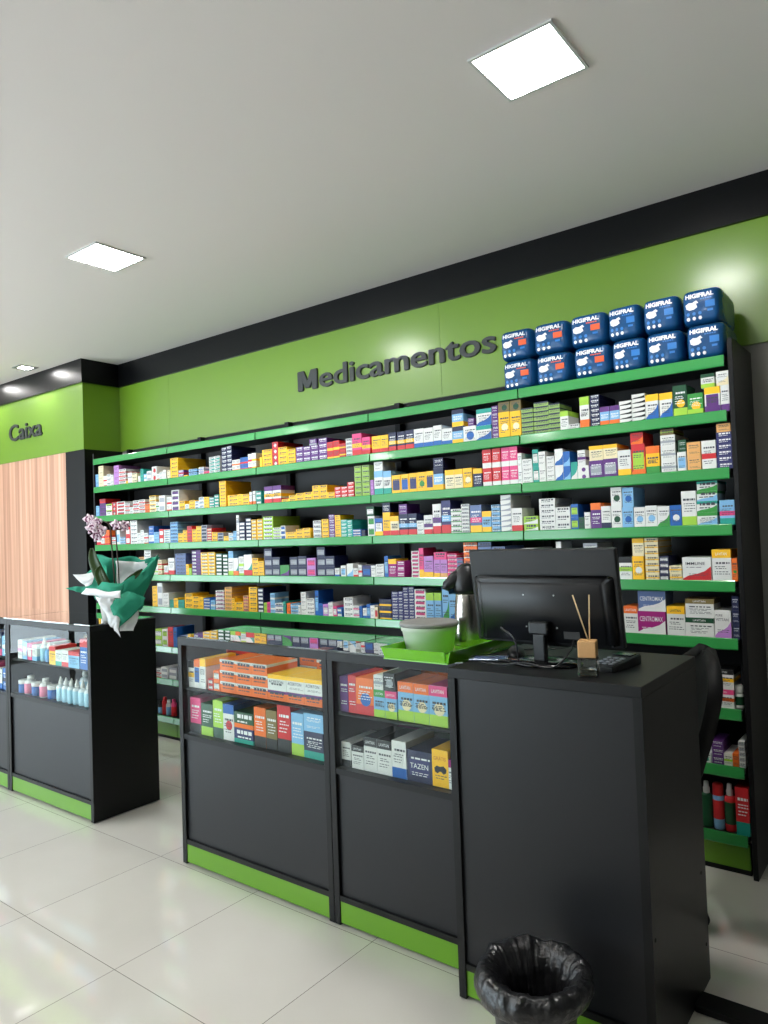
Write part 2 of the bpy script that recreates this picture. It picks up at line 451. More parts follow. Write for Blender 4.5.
MATS = {}
def mat(name, rgb, rough=.5, metal=0., spec=.5, coat=0., crough=.08, bump=None, emis=None, trans=0., ior=1.45, noise_amt=0., noise_scale=8.):
    if name in MATS: return MATS[name]
    m = D.materials.new(name); m.use_nodes = True
    nt = m.node_tree; b = nt.nodes['Principled BSDF']
    b.inputs['Base Color'].default_value = srgb(*rgb)
    b.inputs['Roughness'].default_value = rough
    b.inputs['Metallic'].default_value = metal
    b.inputs['Specular IOR Level'].default_value = spec
    b.inputs['Coat Weight'].default_value = coat
    b.inputs['Coat Roughness'].default_value = crough
    b.inputs['Transmission Weight'].default_value = trans
    b.inputs['IOR'].default_value = ior
    if emis:
        b.inputs['Emission Color'].default_value = (*emis[0], 1)
        b.inputs['Emission Strength'].default_value = emis[1]
    if noise_amt:
        tc = nt.nodes.new('ShaderNodeTexCoord'); n = nt.nodes.new('ShaderNodeTexNoise')
        n.inputs['Scale'].default_value = noise_scale; n.inputs['Detail'].default_value = 4
        nt.links.new(tc.outputs['Object'], n.inputs['Vector'])
        mx = nt.nodes.new('ShaderNodeMix'); mx.data_type = 'RGBA'
        c = srgb(*rgb); k = 1-noise_amt
        mx.inputs['A'].default_value = (c[0]*k, c[1]*k, c[2]*k, 1)
        mx.inputs['B'].default_value = (min(1, c[0]*(1+noise_amt)), min(1, c[1]*(1+noise_amt)), min(1, c[2]*(1+noise_amt)), 1)
        nt.links.new(n.outputs['Fac'], mx.inputs['Factor'])
        nt.links.new(mx.outputs['Result'], b.inputs['Base Color'])
    if bump:
        tc = nt.nodes.new('ShaderNodeTexCoord'); n = nt.nodes.new('ShaderNodeTexNoise')
        n.inputs['Scale'].default_value = bump[0]; n.inputs['Detail'].default_value = 3
        nt.links.new(tc.outputs['Object'], n.inputs['Vector'])
        bp = nt.nodes.new('ShaderNodeBump'); bp.inputs['Strength'].default_value = bump[1]
        bp.inputs['Distance'].default_value = bump[2] if len(bump) > 2 else .002
        nt.links.new(n.outputs['Fac'], bp.inputs['Height'])
        nt.links.new(bp.outputs['Normal'], b.inputs['Normal'])
    MATS[name] = m
    return m

def glass_mat(name, tint, rough=.0, refl=1.0, dbl=1.5):
    """thin pane: fresnel mix of see-through and mirror"""
    m = D.materials.new(name); m.use_nodes = True; nt = m.node_tree; nt.nodes.clear()
    out = nt.nodes.new('ShaderNodeOutputMaterial'); mx = nt.nodes.new('ShaderNodeMixShader')
    tr = nt.nodes.new('ShaderNodeBsdfTransparent'); tr.inputs[0].default_value = (*tint, 1)
    gl = nt.nodes.new('ShaderNodeBsdfGlossy'); gl.inputs['Roughness'].default_value = rough
    gl.inputs['Color'].default_value = (refl, refl, refl, 1)
    fr = nt.nodes.new('ShaderNodeFresnel'); fr.inputs['IOR'].default_value = 1.5
    ge = nt.nodes.new('ShaderNodeNewGeometry'); inv = nt.nodes.new('ShaderNodeMath'); inv.operation = 'SUBTRACT'; inv.inputs[0].default_value = 1
    nt.links.new(ge.outputs['Backfacing'], inv.inputs[1])
    mu = nt.nodes.new('ShaderNodeMath'); mu.operation = 'MULTIPLY'; nt.links.new(fr.outputs[0], mu.inputs[0]); nt.links.new(inv.outputs[0], mu.inputs[1])
    mk = nt.nodes.new('ShaderNodeMath'); mk.operation = 'MULTIPLY'; mk.use_clamp = True; nt.links.new(mu.outputs[0], mk.inputs[0]); mk.inputs[1].default_value = dbl
    nt.links.new(mk.outputs[0], mx.inputs[0]); nt.links.new(tr.outputs[0], mx.inputs[1]); nt.links.new(gl.outputs[0], mx.inputs[2])
    nt.links.new(mx.outputs[0], out.inputs[0]); MATS[name] = m
    return m

def wood_mat():
    m = D.materials.new('light_wood'); m.use_nodes = True; nt = m.node_tree; b = nt.nodes['Principled BSDF']
    tc = nt.nodes.new('ShaderNodeTexCoord'); mp = nt.nodes.new('ShaderNodeMapping')
    mp.inputs['Scale'].default_value = (26, 26, .35)
    n = nt.nodes.new('ShaderNodeTexNoise'); n.inputs['Scale'].default_value = 1.0; n.inputs['Detail'].default_value = 5; n.inputs['Roughness'].default_value = .6
    r = nt.nodes.new('ShaderNodeValToRGB'); e = r.color_ramp.elements
    e[0].position = .32; e[0].color = srgb(176, 128, 104); e[1].position = .68; e[1].color = srgb(228, 184, 158)
    x = e.new(.5); x.color = srgb(206, 158, 132)
    nt.links.new(tc.outputs['Object'], mp.inputs['Vector']); nt.links.new(mp.outputs[0], n.inputs['Vector'])
    nt.links.new(n.outputs['Fac'], r.inputs[0]); nt.links.new(r.outputs[0], b.inputs['Base Color'])
    b.inputs['Roughness'].default_value = .38
    MATS['wood'] = m; return m

def floor_mat():
    m = D.materials.new('polished_tile'); m.use_nodes = True; nt = m.node_tree; b = nt.nodes['Principled BSDF']
    N = nt.nodes.new; L = nt.links.new
    geo = N('ShaderNodeNewGeometry'); sep = N('ShaderNodeSeparateXYZ'); L(geo.outputs['Position'], sep.inputs[0])
    def edge(sock, off):
        a = N('ShaderNodeMath'); a.operation = 'SUBTRACT'; L(sock, a.inputs[0]); a.inputs[1].default_value = off
        d = N('ShaderNodeMath'); d.operation = 'DIVIDE'; L(a.outputs[0], d.inputs[0]); d.inputs[1].default_value = .6
        f = N('ShaderNodeMath'); f.operation = 'FRACT'; L(d.outputs[0], f.inputs[0])
        s = N('ShaderNodeMath'); s.operation = 'SUBTRACT'; L(f.outputs[0], s.inputs[0]); s.inputs[1].default_value = .5
        q = N('ShaderNodeMath'); q.operation = 'ABSOLUTE'; L(s.outputs[0], q.inputs[0])
        g = N('ShaderNodeMath'); g.operation = 'GREATER_THAN'; L(q.outputs[0], g.inputs[0]); g.inputs[1].default_value = .5-.0019
        fl = N('ShaderNodeMath'); fl.operation = 'FLOOR'; L(d.outputs[0], fl.inputs[0])
        return g.outputs[0], fl.outputs[0]
    gx, fx = edge(sep.outputs['X'], TILE_X); gy, fy = edge(sep.outputs['Y'], TILE_Y)
    mxm = N('ShaderNodeMath'); mxm.operation = 'MAXIMUM'; L(gx, mxm.inputs[0]); L(gy, mxm.inputs[1])
    cmb = N('ShaderNodeCombineXYZ'); L(fx, cmb.inputs[0]); L(fy, cmb.inputs[1])
    wn = N('ShaderNodeTexWhiteNoise'); wn.noise_dimensions = '3D'; L(cmb.outputs[0], wn.inputs['Vector'])
    ns = N('ShaderNodeTexNoise'); ns.inputs['Scale'].default_value = 2.2; ns.inputs['Detail'].default_value = 6
    L(geo.outputs['Position'], ns.inputs['Vector'])
    ad = N('ShaderNodeMath'); ad.operation = 'MULTIPLY_ADD'; L(wn.outputs['Value'], ad.inputs[0]); ad.inputs[1].default_value = .35; L(ns.outputs['Fac'], ad.inputs[2])
    r = N('ShaderNodeValToRGB'); e = r.color_ramp.elements
    e[0].position = .3; e[0].color = srgb(214, 211, 202); e[1].position = .95; e[1].color = srgb(226, 223, 215)
    L(ad.outputs[0], r.inputs[0])
    mx = N('ShaderNodeMix'); mx.data_type = 'RGBA'; L(mxm.outputs[0], mx.inputs['Factor']); L(r.outputs[0], mx.inputs['A']); mx.inputs['B'].default_value = srgb(88, 80, 72)
    L(mx.outputs['Result'], b.inputs['Base Color'])
    rr = N('ShaderNodeMath'); rr.operation = 'MULTIPLY_ADD'; L(mxm.outputs[0], rr.inputs[0]); rr.inputs[1].default_value = .6; rr.inputs[2].default_value = .05
    L(rr.outputs[0], b.inputs['Roughness']); b.inputs['Specular IOR Level'].default_value = .7; b.inputs['Coat Weight'].default_value = .8; b.inputs['Coat Roughness'].default_value = .03
    MATS['floor'] = m; return m

TILE_X, TILE_Y = -2.813, 1.339
M_floor = floor_mat(); M_wood = wood_mat()
M_ceil = mat('ceiling_paint', (226, 219, 217), .85, noise_amt=.015, noise_scale=.6)
M_wall = mat('grey_wall_paint', (150, 150, 145), .7, noise_amt=.02, noise_scale=1.5)
M_green = mat('green_gloss_panel', (108, 146, 32), .4, spec=.5, coat=.7, crough=.2, bump=(1.3, .12, .01))
M_beam = mat('black_gloss_panel', (9, 9, 11), .33, spec=.3, bump=(1.1, .1, .01))
M_black = mat('black_laminate', (15, 15, 16), .42, spec=.3, bump=(90, .12, .0006))
M_blackw = mat('black_panel_face', (24, 25, 28), .4, spec=.38, bump=(90, .12, .0006))
M_deep = mat('black_matt_board', (16, 16, 17), .6, spec=.3)
M_shelf = mat('shelf_metal', (24, 24, 25), .45, spec=.4, noise_amt=.05)
M_back = mat('shelf_back_metal', (44, 42, 42), .5, spec=.4, noise_amt=.05, noise_scale=3)
M_rail = mat('green_price_rail', (54, 150, 76), .2, spec=.6, coat=.5, bump=(2.5, .08, .004))
M_kick = mat('lime_kick_board', (100, 154, 30), .35)
M_tray = mat('lime_acrylic', (104, 186, 14), .2, coat=.4)
M_lamp = mat('lamp_diffuser', (255, 255, 255), .5, emis=((1, .985, .95), 70))
M_spot = mat('spot_lamp', (255, 255, 255), .5, emis=((1, .98, .95), 150))
M_frame = mat('white_lamp_frame', (200, 200, 198), .4)
M_alu = mat('brushed_aluminium', (170, 172, 172), .35, metal=.8)
M_steel = mat('stainless_steel', (190, 186, 178), .22, metal=1., bump=(3, .1, .004))
M_plas = mat('black_plastic', (22, 23, 26), .38, spec=.5)
M_plas2 = mat('black_gloss_plastic', (14, 14, 16), .15, spec=.6)
M_chair = mat('black_chair_fabric', (20, 20, 21), .6, spec=.3)
M_tub = mat('milky_tub_plastic', (214, 220, 212), .35, spec=.5)
M_lid = mat('grey_tub_lid', (132, 132, 130), .45)
M_letter = mat('charcoal_letters', (50, 52, 52), .5)
M_glass = glass_mat('cabinet_glass', (.95, .975, .965), dbl=.3)
M_topglass = glass_mat('counter_top_glass', (.86, .9, .88))
M_bag = mat('black_bin_liner', (26, 26, 28), .28, spec=.65, bump=(26, .9, .012))
M_bin = mat('dark_bin_plastic', (50, 50, 50), .45)

PAL = dict(W=(226, 226, 222), Y=(252, 194, 28), O=(238, 112, 34), R=(206, 40, 46), P=(224, 70, 130), Q=(160, 24, 118), M=(188, 128, 200),
           V=(96, 48, 124), I=(48, 50, 104), N=(26, 32, 70), Z=(92, 112, 158), B=(28, 96, 176), L=(128, 182, 222), T=(32, 156, 140),
           G=(56, 146, 62), E=(162, 206, 64), D=(16, 74, 44), K=(20, 20, 22), C=(236, 222, 182), A=(230, 172, 104), S=(158, 162, 170), U=(122, 104, 58), F=(146, 178, 98))
CN = dict(W='white', Y='yellow', O='orange', R='red', P='pink', Q='magenta', M='mauve', V='purple', I='indigo', N='navy', Z='slate', B='blue',
          L='pale blue', T='teal', G='green', E='lime', D='dark green', K='black', C='cream', A='apricot', S='grey', U='brown', F='sage green')
def card(k): return mat('card_'+CN[k].replace(' ', '_'), PAL[k], .42, spec=.45)
M_txt = mat('print_dark', (66, 68, 78), .5)
M_txtw = mat('print_white', (236, 236, 236), .5)

# ------------------------------------------------------------------ mesh helpers
def quad(bm, vs, mi=0):
    f = bm.faces.new([bm.verts.new(v) for v in vs]); f.material_index = mi; return f

def bx(bm, x0, x1, y0, y1, z0, z1, mi=0, bev=0, seg=2):
    r = bmesh.ops.create_cube(bm, size=1)
    vs = r['verts']
    for v in vs:
        v.co = Vector(((x0+x1)/2+v.co.x*(x1-x0), (y0+y1)/2+v.co.y*(y1-y0), (z0+z1)/2+v.co.z*(z1-z0)))
    fs = list({f for v in vs for f in v.link_faces})
    for f in fs: f.material_index = mi
    if bev:
        es = list({e for v in vs for e in v.link_edges})
        rr = bmesh.ops.bevel(bm, geom=es, offset=bev, segments=seg, affect='EDGES', profile=.5)
        for f in rr['faces']: f.material_index = mi
    return vs

def lathe(bm, prof, n=32, mi=0, cx=0, cy=0, cz=0, smooth=True, sx=1, sy=1):
    rings = []
    for r, z in prof:
        if r < 1e-6: rings.append([bm.verts.new((cx, cy, cz+z))])
        else: rings.append([bm.verts.new((cx+r*sx*math.cos(2*PI*i/n), cy+r*sy*math.sin(2*PI*i/n), cz+z)) for i in range(n)])
    for a, b in zip(rings, rings[1:]):
        for i in range(n):
            j = (i+1) % n
            if len(a) == 1 and len(b) == 1: continue
            if len(a) == 1: f = bm.faces.new((a[0], b[j], b[i]))
            elif len(b) == 1: f = bm.faces.new((a[i], a[j], b[0]))
            else: f = bm.faces.new((a[i], a[j], b[j], b[i]))
            f.material_index = mi; f.smooth = smooth

def tube(bm, pts, rad, n=10, mi=0, caps=True):
    pts = [Vector(p) for p in pts]; rads = rad if isinstance(rad, (list, tuple)) else [rad]*len(pts)
    up = Vector((0, 0, 1)); rings = []
    for i, p in enumerate(pts):
        t = (pts[min(i+1, len(pts)-1)]-pts[max(i-1, 0)]).normalized()
        a = t.cross(up); a = t.cross(Vector((1, 0, 0))) if a.length < 1e-3 else a
        a.normalize(); b = t.cross(a); up = -b if b.dot(up) < 0 else b
        rings.append([bm.verts.new(p+(a*math.cos(2*PI*k/n)+b*math.sin(2*PI*k/n))*rads[i]) for k in range(n)])
    for r0, r1 in zip(rings, rings[1:]):
        for k in range(n):
            f = bm.faces.new((r0[k], r0[(k+1) % n], r1[(k+1) % n], r1[k])); f.material_index = mi; f.smooth = True
    if caps:
        for r in (rings[0], rings[-1]):
            f = bm.faces.new(r); f.material_index = mi

def spline(pts, k=8):
    P = [Vector(p) for p in pts]; out = []
    for i in range(len(P)-1):
        a, b, c, d = P[max(i-1, 0)], P[i], P[i+1], P[min(i+2, len(P)-1)]
        for j in range(k):
            t = j/k
            out.append(.5*((2*b)+(c-a)*t+(2*a-5*b+4*c-d)*t*t+(3*b-a-3*c+d)*t**3))
    out.append(P[-1]); return out

def link(name, me, parent=None):
    o = D.objects.new(name, me); C.objects.link(o)
    if parent is not None: o.parent = parent
    return o

def obj(name, bm, mats, parent=None, sol=None, recalc=True):
    if recalc: bmesh.ops.recalc_face_normals(bm, faces=bm.faces)
    me = D.meshes.new(name); bm.to_mesh(me); bm.free()
    for m in (mats if isinstance(mats, (list, tuple)) else [mats]): me.materials.append(m)
    o = link(name, me, parent)
    if sol:
        s = o.modifiers.new('thickness', 'SOLIDIFY'); s.thickness = sol; s.offset = 0
    return o

def tag(o, label, cat, group=None, kind=None):
    if label: o['label'] = label
    if cat: o['category'] = cat
    if group: o['group'] = group
    if kind: o['kind'] = kind
    return o

def thing(name, label, cat, loc=(0, 0, 0), rz=0, group=None):
    o = D.objects.new(name, None); C.objects.link(o); o.location = loc; o.rotation_euler = (0, 0, rz)
    o.empty_display_size = .05
    return tag(o, label, cat, group)

def struct(name, bm, m, recalc=True):
    o = obj(name, bm, m, recalc=recalc); o['kind'] = 'structure'; return o

_txt = {}
def text_geo(s, bold=.012, ext=0., key=None):
    """built-in font text as (verts, faces), unit cap height box normalised later"""
    k = (s, bold, ext)
    if k in _txt: return _txt[k]
    cu = D.curves.new('txt', 'FONT'); cu.body = s; cu.size = 1; cu.offset = bold; cu.extrude = ext; cu.resolution_u = 3
    o = D.objects.new('txt', cu); C.objects.link(o)
    dg = bpy.context.evaluated_depsgraph_get(); dg.update()
    me = D.meshes.new_from_object(o.evaluated_get(dg))
    vs = [v.co.copy() for v in me.vertices]; fs = [tuple(p.vertices) for p in me.polygons]
    D.objects.remove(o); D.curves.remove(cu); D.meshes.remove(me)
    xs = [v.x for v in vs]; ys = [v.y for v in vs]
    _txt[k] = (vs, fs, min(xs), max(xs), min(ys), max(ys))
    return _txt[k]

def put_text(bm, s, x0, x1, z0, z1, y, mi, bold=.012, surf=None):
    vs, fs, a, b, c, d = text_geo(s, bold)
    nv = []
    for v in vs:
        X = x0+(v.x-a)/(b-a)*(x1-x0); Z = z0+(v.y-c)/(d-c)*(z1-z0)
        nv.append(bm.verts.new((X, surf(X, Z) if surf else y, Z)))
    for f in fs:
        try:
            q = bm.faces.new([nv[i] for i in f]); q.material_index = mi
        except ValueError: pass

# ------------------------------------------------------------------ printed cartons
def parse(d):
    body = d[0]; feats = []; i = 1
    while i < len(d):
        ch = d[i]
        if ch in 'xw': feats.append((ch, None)); i += 1
        elif ch.isupper(): feats.append(('m', ch)); i += 1
        else: feats.append((ch, d[i+1])); i += 2
    return body, feats

def look(d, noun='box'):
    body, fe = parse(d)
    nm = dict(t='top', b='base', m='stripe', l='panel', d='swoosh', o='dot')
    ds = [CN[c]+' '+nm[k] for k, c in fe if c][:2]
    s = CN[body]+' '+noun
    if ds: s += ' with '+' and '.join(ds)
    return s

def carton_into(bm, x0, x1, yf, dep, z0, z1, design, slots, rnd, text=None, detail=True):
    """a printed carton: closed body, printed areas lie a hair above the board"""
    body, fe = parse(design)
    def S(m):
        if m not in slots: slots.append(m)
        return slots.index(m)
    bi = S(card(body)); w = x1-x0; h = z1-z0
    bx(bm, x0, x1, yf, yf+dep, z0, z1, bi)
    e = .0004
    def R(u0, u1, v0, v1, mi, lay=1):
        y = yf-e*lay
        quad(bm, [(x0+w*u0, y, z0+h*v0), (x0+w*u1, y, z0+h*v0), (x0+w*u1, y, z0+h*v1), (x0+w*u0, y, z0+h*v1)], mi)
    def side(v0, v1, mi):
        x = x1+e
        quad(bm, [(x, yf, z0+h*v0), (x, yf+dep, z0+h*v0), (x, yf+dep, z0+h*v1), (x, yf, z0+h*v1)], mi)
    lay = 1; flat = h < w*.6
    tv0, tv1 = .12, .88
    for k, c in fe:
        if k == 't':
            R(0, 1, .74, 1, S(card(c)), lay); side(.74, 1, S(card(c)))
            y = z1+e
            if c != 'W': quad(bm, [(x0, yf, y), (x1, yf, y), (x1, yf+dep, y), (x0, yf+dep, y)], S(card(c))); tv1 = .7
        elif k == 'b': R(0, 1, 0, .28, S(card(c)), lay); side(0, .28, S(card(c))); tv0 = .32
        elif k == 'm': R(0, 1, .38, .56, S(card(c)), lay); side(.38, .56, S(card(c)))
        elif k == 'l': R(.1, .9, .2, .72, S(card(c)), lay)
        elif k == 'd':
            pts = [(0, 0), (1, 0), (1, .62), (.78, .42), (.5, .3), (.22, .24), (0, .1)]
            f = bm.faces.new([bm.verts.new((x0+w*u, yf-e*lay, z0+h*v)) for u, v in pts]); f.material_index = S(card(c))
        elif k == 'o':
            r = min(w, h)*.3; cx = x0+w*.55; cz = z0+h*(.5 if flat else .42)
            f = bm.faces.new([bm.verts.new((cx+r*math.cos(2*PI*q/14), yf-e*lay, cz+r*math.sin(2*PI*q/14))) for q in range(14)]); f.material_index = S(card(c))
        if k in 'tbmldo': lay += 1
    for k, c in fe:
        if k in 'xw' and detail:
            mi = S(M_txt if k == 'x' else M_txtw)
            ln = max(.0016, h*.03) if not flat else h*.13
            vs = [tv1-.15, tv1-.25, tv1-.31, tv0+.17, tv0+.1] if not flat else [.62, .36]
            for q, v in enumerate(vs):
                if text and any(tv[0] != '@mask' and tv[3]-.08 < v < tv[4]+.03 for tv in text): continue
                if text and any(tv[0] == '@mask' for tv in text) and .3 < v < .6: continue
                u = .12+rnd.random()*.1
                big = 1.9 if q == 0 else .75
                while u < (.9 if q == 0 else .6+rnd.random()*.3):
                    g = .06+rnd.random()*.16
                    R(u, min(.93, u+g), v, v+ln/h*big, mi, lay+1)
                    u += g+.045
    if text:
        for (s, u0, u1, v0, v1, m) in text:
            if s == '@mask':
                pts = [(.14, .5), (.3, .57), (.5, .55), (.72, .58), (.9, .5), (.86, .40), (.7, .36), (.56, .42), (.48, .42), (.34, .36), (.18, .40)]
                f = bm.faces.new([bm.verts.new((x0+w*u, yf-e*(lay+2), z0+h*v)) for u, v in pts]); f.material_index = S(m)
                continue
            put_text(bm, s, x0+w*u0, x0+w*u1, z0+h*v0+h*.02, z0+h*v1-h*.02, yf-e*(lay+2.5), S(m), .002)

_cache = {}
def carton_mesh(w, h, dep, design, text=None):
    k = (w, h, dep, design, str(text))
    if k in _cache: return _cache[k]
    bm = bmesh.new(); slots = []
    carton_into(bm, -w/2, w/2, -dep/2, dep, 0, h, design, slots, random.Random(hash_s(design)), text)
    me = D.meshes.new('printed_carton'); bm.to_mesh(me); bm.free()
    for m in slots: me.materials.append(m)
    _cache[k] = me; return me
def hash_s(s): return sum(ord(c)*(i*31+7) for i, c in enumerate(s))

def carton(name, x0, x1, yf, z0, z1, design, dep, label, cat, group, text=None):
    w, h = round(x1-x0, 4), round(z1-z0, 4)
    o = link(name, carton_mesh(w, h, dep, design, text))
    o.location = ((x0+x1)/2, yf+dep/2, z0)
    return tag(o, label, cat, group)

# ================================================================== THE ROOM
XL, XR, YF, YB, H = -9.2, 2.6, -4.2, 3.4735, 2.885
bm = bmesh.new(); bx(bm, XL-.1, XR+.1, YF-.1, YB+.1, -.12, 0); struct('floor', bm, M_floor)
bm = bmesh.new(); bx(bm, XL-.1, XR+.1, YF-.1, YB+.1, H, H+.1); struct('ceiling', bm, M_ceil)
bm = bmesh.new(); bx(bm, XL-.1, XR+.1, YB, YB+.1, 0, H); struct('wall_back', bm, M_wall)
bm = bmesh.new(); bx(bm, XR, XR+.1, YF, YB, 0, H); struct('wall_right', bm, mat('dark_wall_paint', (74, 72, 70), .7, noise_amt=.02, noise_scale=1.5))
# left wall with the shop window opening, front wall with the glazed entrance
def wall_open(name, axis, c0, c1, a0, a1, o0, o1, oz0, oz1):
    bm = bmesh.new()
    for (p, q, z0, z1) in ((a0, o0, 0, H), (o1, a1, 0, H), (o0, o1, 0, oz0), (o0, o1, oz1, H)):
        if q-p < 1e-4 or z1-z0 < 1e-4: continue
        if axis == 'x': bx(bm, c0, c1, p, q, z0, z1)
        else: bx(bm, p, q, c0, c1, z0, z1)
    struct(name, bm, M_wall)
wall_open('wall_left', 'x', XL-.1, XL, YF, YB, LW0, LW1, .02, 2.55)
wall_open('wall_front', 'y', YF-.1, YF, XL, XR, FW0, FW1, .02, 2.55)
def window(n, axis, c, o0, o1, z0, z1, k):
    bm = bmesh.new()
    f = .05
    segs = [(o0, o1, z0, z0+f), (o0, o1, z1-f, z1)] + [(o0+(o1-o0-f)*i/k, o0+(o1-o0-f)*i/k+f, z0+f, z1-f) for i in range(k+1)]
    for p, q, a, b in segs:
        if axis == 'x': bx(bm, c-.03, c+.03, p, q, a, b)
        else: bx(bm, p, q, c-.03, c+.03, a, b)
    w = struct('window_%d' % n, bm, M_deep)
    bm = bmesh.new()
    if axis == 'x': bx(bm, c-.004, c+.004, o0+f, o1-f, z0+f, z1-f)
    else: bx(bm, o0+f, o1-f, c-.004, c+.004, z0+f, z1-f)
    obj('window_pane', bm, M_glass, w)
window(1, 'x', XL-.05, LW0, LW1, .02, 2.55, 4)
window(2, 'y', YF-.05, FW0, FW1, .02, 2.55, 4)

# projecting box around the cash area (left of the shelves)
XC, YC = -5.434, 3.1315
bm = bmesh.new(); bx(bm, XL, XC, YC+.02, YB, 0, H); struct('wall_cash', bm, M_deep)
bm = bmesh.new(); bx(bm, XL, -5.72, YC, YC+.02, .0, 2.157); struct('trim_1', bm, M_wood)      # wood cladding
bm = bmesh.new(); bx(bm, -5.72, XC, YC, YC+.02, .0, 2.157); bx(bm, XC, XC+.004, YC, YB, 0, 2.157); struct('trim_2', bm, M_black)
# green fascia panels
bm = bmesh.new(); bx(bm, XL, XC+.006, YC-.006, YC+.02, 2.157, 2.695); bx(bm, XC, XC+.006, YC+.02, YB, 2.157, 2.695); struct('trim_3', bm, M_green)
edges = [XC+.006, -4.75, -2.22, .31, XR]
for i, (a, b) in enumerate(zip(edges, edges[1:])):
    bm = bmesh.new(); bx(bm, a+.0008, b-.0008, YB-.018, YB, 2.157, 2.695); struct('trim_%d' % (4+i), bm, M_green)
# black beam under the ceiling
bm = bmesh.new()
bx(bm, XL, XC+.022, YC-.022, YC+.02, 2.695, H); bx(bm, XC, XC+.022, YC+.02, YB-.03, 2.695, H); bx(bm, XC+.022, XR, YB-.036, YB, 2.695, H)
struct('trim_9', bm, M_beam)

# ------------------------------------------------------------------ ceiling lamps
def panel_lamp(x, y, label):
    t = thing('ceiling_panel_lamp', label, 'ceiling light', (x, y, H), 0, 'square ceiling lamps')
    s, f = .143, .011
    bm = bmesh.new()
    bx(bm, -s, s, -s, -s+f, -.007, -.0005); bx(bm, -s, s, s-f, s, -.007, -.0005)
    bx(bm, -s, -s+f, -s+f, s-f, -.007, -.0005); bx(bm, s-f, s, -s+f, s-f, -.007, -.0005)
    obj('lamp_frame', bm, M_frame, t)
    bm = bmesh.new(); bx(bm, -s+f, s-f, -s+f, s-f, -.0045, -.0005); obj('lamp_diffuser', bm, M_lamp, t)
    return t
panel_lamp(-.985, 2.12, 'bright square ceiling lamp nearest the camera, over the tall counter')
panel_lamp(-3.39, 2.10, 'bright square ceiling lamp farther left, over the long counters')
for i, (x, y) in enumerate([(-5.8, .2), (-5.8, -1.2), (-3.4, -.9), (-1.0, -.9), (-5.8, -2.6), (-3.4, -3.0)]):
    panel_lamp(x, y, 'square ceiling lamp outside the picture, '+['left of the cash counter', 'farther back on the left', 'behind the camera on the left', 'straight behind the camera', 'far behind on the left', 'far behind near the entrance'][i])
def spot(x, y, label):
    t = thing('recessed_spotlight', label, 'spotlight', (x, y, H), 0, 'recessed spotlights')
    bm = bmesh.new(); s, q = .075, .045
    for a in range(4):
        c, sn = [(1, 0), (0, 1), (-1, 0), (0, -1)][a]
        P = [(-s, -s), (s, -s), (q, -q), (-q, -q)]
        lo = [(px*c-py*sn, px*sn+py*c) for px, py in P]
        v = [bm.verts.new((px, py, -.006)) for px, py in lo]; u = [bm.verts.new((px, py, -.0005)) for px, py in lo]
        bm.faces.new(v)
        for k in range(4): bm.faces.new((v[k], v[(k+1) % 4], u[(k+1) % 4], u[k]))
        bm.faces.new(u[::-1])
    obj('lamp_frame', bm, M_alu, t)
    bm = bmesh.new(); bx(bm, -q+.001, q-.001, -q+.001, q-.001, -.004, -.0005); obj('lamp_diffuser', bm, M_spot, t)
spot(-6.0, 2.95, 'small square recessed spotlight in the ceiling before the cash fascia')
spot(-6.9, 2.95, 'small square recessed spotlight beyond the left edge of the picture')

BOLD = .004
# ------------------------------------------------------------------ wall lettering
def lettering(s, x0, x1, z0, zc, yw, label, dep=.02):
    t = thing('wall_lettering', label, 'sign lettering', ((x0+x1)/2, yw, z0))
    vs, fs, a, b, c, d = text_geo(s, BOLD)
    capv = text_geo('M', BOLD); cap = capv[5]
    sx = (x1-x0)/(b-a); sz = (zc-z0)/cap
    for i, ch in enumerate(s):
        v2, f2, a2, b2, c2, d2 = text_geo(ch, BOLD)
        right = text_geo(s[:i+1], BOLD)[3]
        if ch == 'M':      # plain grotesque M from two stems and two diagonals
            W, t_, hh = b2-a2, .145, d2
            P = [[(0, 0), (t_, 0), (t_, hh), (0, hh)], [(W-t_, 0), (W, 0), (W, hh), (W-t_, hh)],
                 [(t_*.2, hh), (W/2-.065, hh*.12), (W/2+.065, hh*.12), (t_*1.25, hh)], [(W-t_*1.25, hh), (W/2-.065, hh*.12), (W/2+.065, hh*.12), (W-t_*.2, hh)]]
            v2 = [Vector((a2+x, y, 0)) for q in P for x, y in q]; f2 = [tuple(range(4*k, 4*k+4)) for k in range(4)]
        off = right-b2
        bm = bmesh.new()
        n = len(v2); cnt = {}
        for f in f2:
            for k in range(len(f)): cnt[(f[k], f[(k+1) % len(f)])] = 1
        for ck, (dx, dz) in enumerate(((0, 0), (-.02, 0), (.02, 0), (0, .014), (0, -.014))):   # heavier stroke
            lay = []
            for yy in (-dep+.0007*ck, -.0004):
                nv = [bm.verts.new(((v.x+off-a+dx)*sx-(x1-x0)/2, yy+(.00016*(q_//4) if ch == 'M' and yy < -.001 else 0), (v.y+dz)*sz)) for q_, v in enumerate(v2)]
                lay.append(nv)
                for f in f2: bm.faces.new([nv[k] for k in f])
            for (p, q) in list(cnt):
                if (q, p) not in cnt: bm.faces.new((lay[0][p], lay[0][q], lay[1][q], lay[1][p]))
        obj('letter', bm, M_letter, t, recalc=False)
lettering('Medicamentos', -3.335, -1.862, 2.352, 2.478, YB-.018, 'dark grey raised Medicamentos lettering on the green wall above the shelves', .013)
lettering('Caixa', -6.658, -6.075, 2.345, 2.485, YC-.006, 'dark grey raised Caixa lettering on the green cash fascia at left', .012)

